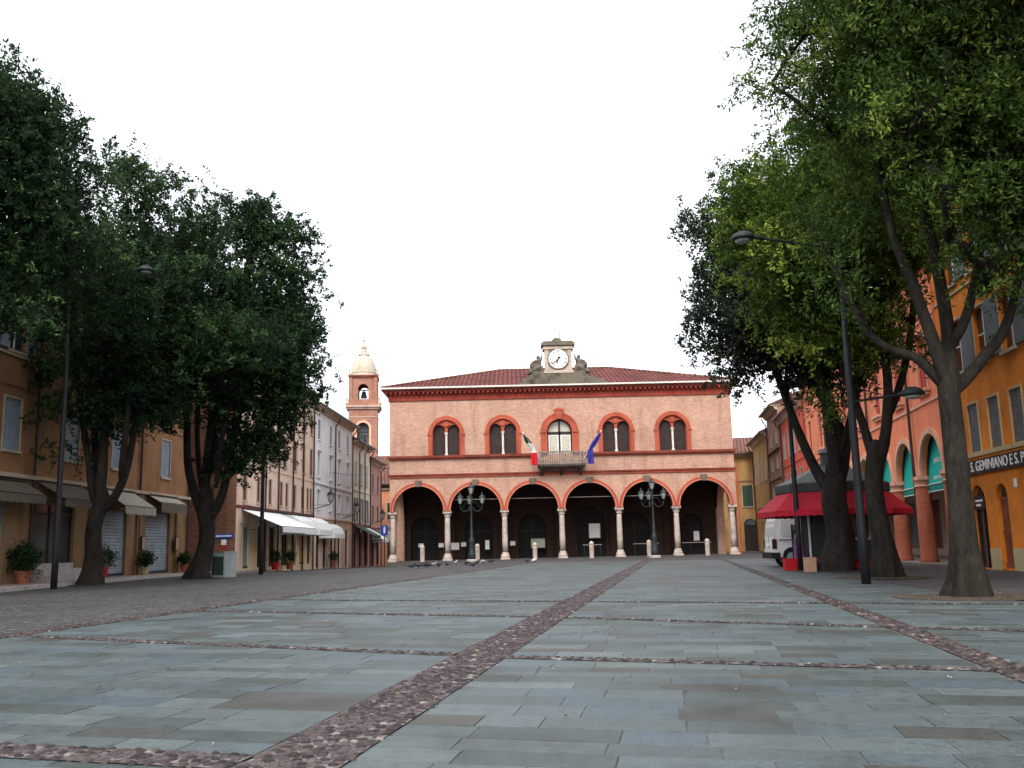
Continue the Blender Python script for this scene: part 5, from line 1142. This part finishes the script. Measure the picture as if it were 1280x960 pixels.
# ------------------------------------------------------------------ TREES
def tree(label,base,limbs,blobs,Yc,nclump,nleaf,lsize,lmat,bmat='bark',spread=1.0,flare=1.45,trunk_r=.4,asp=.42,clr=.5):
    """limbs: list of polylines [(px,py,r,dy)] surveyed at the tree's distance; blobs: crown lobes (px,py,rpx[,dy])"""
    B=Vector((base[0],base[1],0)); t=thing('plane_tree' if False else 'tree',label,'tree',B,0)
    Yt=base[1]; P=[];par=[];rad=[]
    def addn(p,pa,r): P.append(Vector(p)); par.append(pa); rad.append(r); return len(P)-1
    wood=MB(); trunk_top=None
    for li,lm in enumerate(limbs):
        pts=[];rs=[]
        for q in lm:
            w=at(q[0],q[1],Yt+(q[3] if len(q)>3 else 0))-B; pts.append(w); rs.append(q[2])
        if li==0: pts=[Vector((0,0,-.7)),Vector((0,0,0))]+pts[1:]; rs=[rs[0]]+rs
        # smooth resample with wobble
        S=[];SR=[]
        for i in range(len(pts)-1):
            p0=pts[max(i-1,0)];p1=pts[i];p2=pts[i+1];p3=pts[min(i+2,len(pts)-1)]; K=6
            for k_ in range(K):
                u=k_/K; S.append(.5*((2*p1)+(p2-p0)*u+(2*p0-5*p1+4*p2-p3)*u*u+(3*p1-p0-3*p2+p3)*u**3)); SR.append(rs[i]*(1-u)+rs[i+1]*u)
        S.append(pts[-1]);SR.append(rs[-1])
        ph_=random.random()*6
        if li>0:
            for i,k_ in enumerate((.35,.6,.8,.92)): SR[i]*=k_
        for i in range(1,len(S)-1): S[i]=S[i]+Vector((math.sin(i*.45+ph_),math.cos(i*.37+ph_),0))*SR[i]*.16
        if li==0:
            for i,p in enumerate(S):
                z=max(0,p.z); SR[i]*=1+ (flare-1)*math.exp(-z/.5)
        n0=len(wood.v); NS=26 if li==0 else 10; wood.tube(S,SR,NS)
        for vi in range(n0,len(wood.v)):
            ring_=(vi-n0)//NS; a_=2*PI*((vi-n0)%NS)/NS; cen=S[min(ring_,len(S)-1)]; z_=max(0,cen.z); v_=Vector(wood.v[vi])-cen
            k_=(.13*math.exp(-z_/.5)*(math.sin(a_*5+ph_)+.5*math.sin(a_*8)) if li==0 else 0)+.05*math.sin(a_*3+cen.z*2.1+ph_)+.04*math.sin(a_*5-cen.z*3.3)
            wood.v[vi]=tuple(cen+v_*(1+k_))
        pa=-1
        for i,p in enumerate(S):
            if li==0 and p.z<S[-1].z*.6: continue
            pa=addn(p,pa,SR[i])
    # crown clump centres
    Bl=[]
    for b in blobs:
        c=at(b[0],b[1],Yc)-B; rr=b[2]*Yc/F; c.y+=(b[3] if len(b)>3 else 0)
        Bl.append((c,rr))
    wts=np.array([r**2.2 for _,r in Bl]); wts/=wts.sum(); C=[]
    for i in rng.choice(len(Bl),nclump,p=wts):
        c,r=Bl[i]; d=rng.normal(size=3); d/=np.linalg.norm(d); k_=rng.uniform(.1,1)**.45
        C.append(Vector((c.x+d[0]*r*k_,c.y+d[1]*r*k_*spread,c.z+d[2]*r*k_*.9)))
    C=[c for c in C if c.z>1.9]
    arr=np.array([tuple(c) for c in C]); order=np.argsort(np.linalg.norm(arr-np.array(tuple(P[len(P)//2])),axis=1))
    tips=[]
    nodes_np=np.array([tuple(p) for p in P]); nodesl=[tuple(p) for p in P]
    child=[0]*len(P)
    for oi in order:
        c=C[oi]; A=np.array(nodesl); dv=np.array(tuple(c))-A; dist=np.linalg.norm(dv,axis=1)
        cost=dist+ .9*np.maximum(0,A[:,2]-c.z+.1)*1.2; j=int(np.argmin(cost)); p0=P[j]; d=c-p0
        n=max(2,int(d.length/.5)); prev=j; mid=(p0+c)/2+Vector((random.gauss(0,.1),random.gauss(0,.1),.16))*d.length
        for k_ in range(1,n+1):
            u=k_/n; q=p0*(1-u)**2+mid*2*u*(1-u)+c*u*u; prev=addn(q,prev,0.); nodesl.append(tuple(q))
        tips.append(prev)
    cnt=[0]*len(P)
    for tp in tips:
        q=tp
        while q>=0: cnt[q]+=1; q=par[q]
    br=MB(); seen=set()
    for tp in tips:
        ch=[tp]; q=tp
        while par[q]>=0 and q not in seen:
            seen.add(q); q=par[q]; ch.append(q)
        ch=ch[::-1]
        if len(ch)>1:
            rs=[min(.14,.010*math.sqrt(cnt[x])+.006) if rad[x]==0 else min(rad[x],.010*math.sqrt(cnt[ch[1]])+.006) for x in ch]
            br.tube([P[x] for x in ch],rs,5)
    wo=wood.build('trunk',bmat,t,True); br.build('branches',bmat,t,True)
    # leaves: several drooping sprays per clump
    per=nleaf//len(C); pts=[];tones=[]
    for c in C:
        base_t=rng.normal(.45,.24); ns=max(3,per//22)
        sp=np.clip(rng.normal(size=(ns,3)),-1.7,1.7)*np.array([clr,clr,clr*.62])+np.array(tuple(c)); 
        which=rng.integers(0,ns,per); d=rng.normal(size=(ns,3))*.16; d[:,2]-=.10; u=rng.uniform(-1,1,per)[:,None]
        pts.append(sp[which]+d[which]*u*1.3+rng.normal(size=(per,3))*.055); tones.append(base_t+rng.normal(0,.14,ns)[which]*.8+rng.normal(0,.1,per))
    pts=np.concatenate(pts); tones=np.concatenate(tones)
    leaf_mesh('crown',pts,lsize,asp,lmat,t,.45,tones)
    return t
T3=tree('nearest right tree, thick forked trunk and huge crown over the top right corner',(7.5,16.1),
 [[(1213,746,.27),(1207,690,.215),(1197,600,.185),(1190,520,.18),(1186,472,.18),(1185,440,.08)],
  [(1186,490,.12),(1150,450,.085,.1),(1105,432,.065,.6),(1075,400,.065,1.2),(1040,330,.05,1.8),(1000,250,.03,2.)],
  [(1185,495,.14),(1168,430,.11,-.1),(1143,360,.095,0),(1115,290,.075,.2),(1095,180,.05,.4),(1070,60,.04,.5)],
  [(1187,495,.15),(1186,420,.12,.3),(1170,330,.10,.6),(1152,220,.075,.9),(1160,100,.07,1.2),(1180,-30,.04,1.5)],
  [(1189,495,.13),(1226,450,.10,0),(1256,412,.085,.2),(1274,340,.07,.4),(1300,200,.07,.5),(1330,60,.04,.6)],
  [(1184,440,.1,.2),(1212,385,.08,.1),(1228,290,.06,0),(1240,180,.06,.3),(1250,50,.04,.4)]],
 [(1050,60,105),(1030,20,50),(1160,-60,165),(1250,90,135),(1150,150,95),(1090,140,70),(1300,220,80),(1330,-50,180),(1080,-140,120),(1400,150,130,0),(1180,240,45),(1005,95,30),(1210,170,100),(1262,330,36),(1090,230,50,1.),(1130,20,150,-2.5),(1270,0,150,-3),(1200,20,150,3),(1270,270,45,1),(1080,180,60,-2),(1140,110,70,-2.2),(1060,80,60,-2),(1220,230,50,-1.5),(1120,250,44,-1.5),(1100,300,40,-.6),(1160,262,50,-1.5),(1215,262,46,-1.2),(1090,378,22),(1252,372,24),(1195,190,80,-2),(1040,318,36),(1052,362,24),(1000,285,22),(1150,320,28,-1),(1240,300,34,-.6),(1262,255,55,0),(1285,345,36,-.3),(1215,340,26,-.8)],
 16.1,680,315000,.10,'leaf_mid',trunk_r=.4,clr=.38,asp=.37)
T4=tree('middle right tree with yellowish green crown and forked leaning trunk',(9.4,24.6),
 [[(1105,722,.30),(1099,650,.235),(1092,600,.22),(1094,572,.22),(1095,552,.1)],
  [(1094,585,.15),(1078,530,.11,.2),(1058,470,.1,.4),(1040,400,.075,.4),(1010,310,.06,0)],
  [(1095,590,.17),(1108,535,.14,-.1),(1110,480,.12,-.2),(1100,400,.09,-.3),(1090,300,.08,-.4),(1080,210,.05,-.4)],
  [(1109,530,.11,-.1),(1128,470,.1,.3),(1140,400,.09,.6),(1145,300,.06,.9)]],
 [(980,265,62),(1060,230,85),(955,320,42),(1050,340,85),(1120,290,70),(1000,190,45),(935,240,36),(1040,420,48),(1095,380,50),(980,380,42),(1150,220,60),(1100,440,28),(930,300,28),(1020,280,80,-2.),(1080,260,80,2.),(1035,490,24),(1040,555,18),(1000,340,50,-1.5)],
 24.6,360,150000,.122,'leaf_bright',clr=.42)
T5=tree('far right tree with dark grey green crown and several limbs beside the kiosk',(10.1,30.2),
 [[(1052,716,.46),(1048,670,.40),(1044,630,.38),(1042,602,.36),(1042,575,.16)],
  [(1040,618,.24),(1022,590,.17,.2),(1000,545,.14,.5),(985,505,.12,.8),(960,440,.1,1.),(925,370,.06,1.)],
  [(1042,620,.28),(1042,560,.2,-.1),(1030,490,.16,-.2),(1010,420,.14,-.4),(990,340,.08,-.5)],
  [(1044,620,.24),(1058,560,.16,.3),(1068,500,.14,.6),(1075,430,.13,.9),(1070,350,.08,1.)],
  [(1040,600,.24),(1050,540,.17,1.),(1010,470,.12,1.2),(970,420,.08,1.4)]],
 [(905,335,38),(900,395,38),(930,440,38),(885,290,26),(960,415,48),(925,478,16),(1000,460,40),(950,310,58),(1010,390,60),(1060,430,50),(890,350,24),(985,345,50,3),(960,380,45,-2.5),(1060,490,26),(955,270,40),(1040,340,60,3),(905,440,26)],
 30.2,290,90000,.14,'leaf_grey','bark_dark',clr=.44)
T1=tree('first full left tree, grey flared trunk forking low between lamp and potted plant',(-15.0,33.8),
 [[(110,731,.33),(116,690,.275),(121,650,.26),(125,624,.27),(126,600,.12)],
  [(125,640,.2),(113,600,.14,.2),(108,555,.12,.4),(98,480,.11,.6),(80,390,.1,.8),(70,320,.06,.9)],
  [(126,640,.24),(127,590,.18,0),(131,520,.14,-.1),(138,440,.12,-.3),(150,350,.12,-.5),(160,250,.06,-.6)],
  [(128,640,.21),(146,615,.15,-.1),(160,585,.13,-.2),(170,520,.12,-.2),(190,440,.1,0),(220,340,.08,.1)],
  [(118,600,.16,.5),(118,540,.13,.9),(108,450,.09,1.2)],[(150,600,.13,-.5),(156,545,.11,-.9),(165,470,.08,-1.2)]],
 [(150,265,58),(200,245,42),(232,300,58),(120,330,66),(180,360,78),(85,380,56),(60,310,46),(240,380,58),(150,450,68),(220,460,58),(95,465,34),(188,498,34),(110,500,34),(150,515,36),(212,495,32),(175,470,48),(140,215,34),(238,500,20),(210,280,60,3),(160,380,80,3),(180,400,80,-3),(170,225,30),(246,262,22),(158,525,22),(60,520,16),(75,560,14),(50,470,20),(255,430,40)],
 33.8,400,115000,.155,'leaf_dark','bark',clr=.52)
T2=tree('second full left tree with dark trunk and dense dark crown next to the bell tower',(-12.8,38.9),
 [[(250,723,.38),(255,690,.31),(258,655,.31),(259,637,.32),(260,610,.15)],
  [(256,655,.26),(242,610,.18,.2),(234,565,.16,.3),(233,510,.14,.4),(240,430,.11,.6),(245,350,.08,.6)],
  [(258,655,.28),(258,600,.2,0),(262,540,.17,-.2),(278,450,.13,-.4),(300,370,.14,-.4),(315,300,.07,-.4)],
  [(260,655,.26),(276,620,.18,-.1),(288,572,.15,-.2),(306,490,.13,-.2),(340,400,.12,0),(352,330,.06,0)],
  [(250,610,.13,.6),(247,545,.11,1.),(250,470,.12,1.3)],[(270,610,.12,-.6),(277,550,.11,-.9),(296,480,.11,-1.2)],[(262,600,.12,1.),(270,540,.1,1.5),(270,470,.1,1.8)]],
 [(318,290,40),(352,310,36),(285,335,46),(340,370,52),(372,355,26),(300,420,62),(368,425,38),(382,405,18),(262,440,46),(335,485,50),(290,500,34),(368,498,22),(325,555,24),(225,500,16),(300,545,26),(345,545,22),(250,470,28),(320,258,15),(300,268,13),(372,298,13),(386,375,14),(312,270,22),(355,290,20),(310,380,60,4),(320,450,60,-3.5),(250,380,46,2),(384,340,14),(290,575,24),(350,455,40),(378,465,18)],
 38.9,390,112000,.165,'leaf_dark','bark_dark',clr=.52)
T0=tree('left edge tree whose crown alone reaches into the upper left corner',(-14.3,24.),
 [[(-95,750,.4),(-95,690,.34),(-92,630,.33)],
  [(-92,650,.3),(-70,560,.2,.1),(-40,450,.16,.1),(0,330,.11,0),(40,220,.06,0)],
  [(-92,650,.3),(-110,550,.22,.1),(-110,430,.17,.1),(-90,300,.11,0),(-60,170,.06,0)]],
 [(20,180,70),(65,180,48),(-30,250,110),(58,255,50),(12,325,45),(100,215,18),(-70,120,80),(10,395,18),(20,250,80,2.5),(-20,180,90,-2),(30,120,26),(-120,300,90),(-40,370,50)],
 24.,300,100000,.14,'leaf_dark',clr=.5)
# a drooping low spray over the far left house
# ------------------------------------------------------------------ extra small detail: overhead cable and wall cables
for q,(Ya,Yb,z_) in enumerate(((53,69,3.62),(70,83,5.9))):
    a=Vector(L2(Ya,.14,z_)); b=Vector(L2(Yb,.14,z_-.1)); t=thing('cable','thin dark cable clipped along the %s house front'%('brown corner','bluish white')[q],'cable',(0,0,0)); m=MB(); m.tube([a,(a+b)/2-Vector((0,0,.08)),b],.025,4); m.build('wire','iron',t)
t=thing('cable','thin cable strung across the far left street','cable',(0,0,0)); m=MB(); a=at(398,588,72); b=at(466,592,90); m.tube([a,(a+b)/2-Vector((0,0,.25)),b],.02,4); m.build('wire','iron',t)

# ------------------------------------------------------------------ LIGHT, SKY, CAMERA
SUN_EL,SUN_AZ=R(46),R(-170)     # azimuth measured from +Y towards +X (veiled sun behind the camera)
wd=bpy.data.worlds.new('World'); scn.world=wd; wd.use_nodes=True; N=wd.node_tree.nodes; L=wd.node_tree.links
bg=N['Background']; sk=N.new('ShaderNodeTexSky'); sk.sky_type='NISHITA'; sk.sun_disc=False; sk.sun_elevation=SUN_EL; sk.sun_rotation=SUN_AZ; sk.air_density=1.; sk.dust_density=4.; sk.ozone_density=1.
hs=N.new('ShaderNodeHueSaturation'); hs.inputs['Saturation'].default_value=.35; hs.inputs['Value'].default_value=1.
L.new(sk.outputs[0],hs.inputs['Color'])
mx=N.new('ShaderNodeMix'); mx.data_type='RGBA'; mx.inputs[0].default_value=.5; L.new(hs.outputs[0],mx.inputs[6]); mx.inputs[7].default_value=(7.6,7.8,8.2,1)   # even cloud veil
L.new(mx.outputs[2],bg.inputs[0]); bg.inputs[1].default_value=.15
sl=bpy.data.lights.new('sun','SUN'); sl.energy=1.15; sl.angle=R(18); sl.color=(1,.93,.84); so=bpy.data.objects.new('sun',sl); COL.objects.link(so)
dsun=Vector((math.sin(SUN_AZ)*math.cos(SUN_EL),math.cos(SUN_AZ)*math.cos(SUN_EL),math.sin(SUN_EL))); so.rotation_euler=dsun.to_track_quat('Z','Y').to_euler()
cam=bpy.data.cameras.new('camera'); co=bpy.data.objects.new('camera',cam); COL.objects.link(co); scn.camera=co
cam.sensor_fit='HORIZONTAL'; cam.sensor_width=36.; cam.lens=36.*F/1280; cam.clip_end=4000; cam.clip_start=.05
co.matrix_world=Matrix.Translation((0,0,CH))@Matrix.Rotation(PI/2+PITCH,4,'X')@Matrix.Rotation(-ROLL,4,'Z')
vs=scn.view_settings; vs.view_transform='Standard'; vs.look='None'; vs.gamma=1; vs.exposure=.97; vs.use_curve_mapping=False
scn.cycles.max_bounces=6; scn.cycles.diffuse_bounces=3; scn.cycles.transparent_max_bounces=6; scn.cycles.glossy_bounces=2
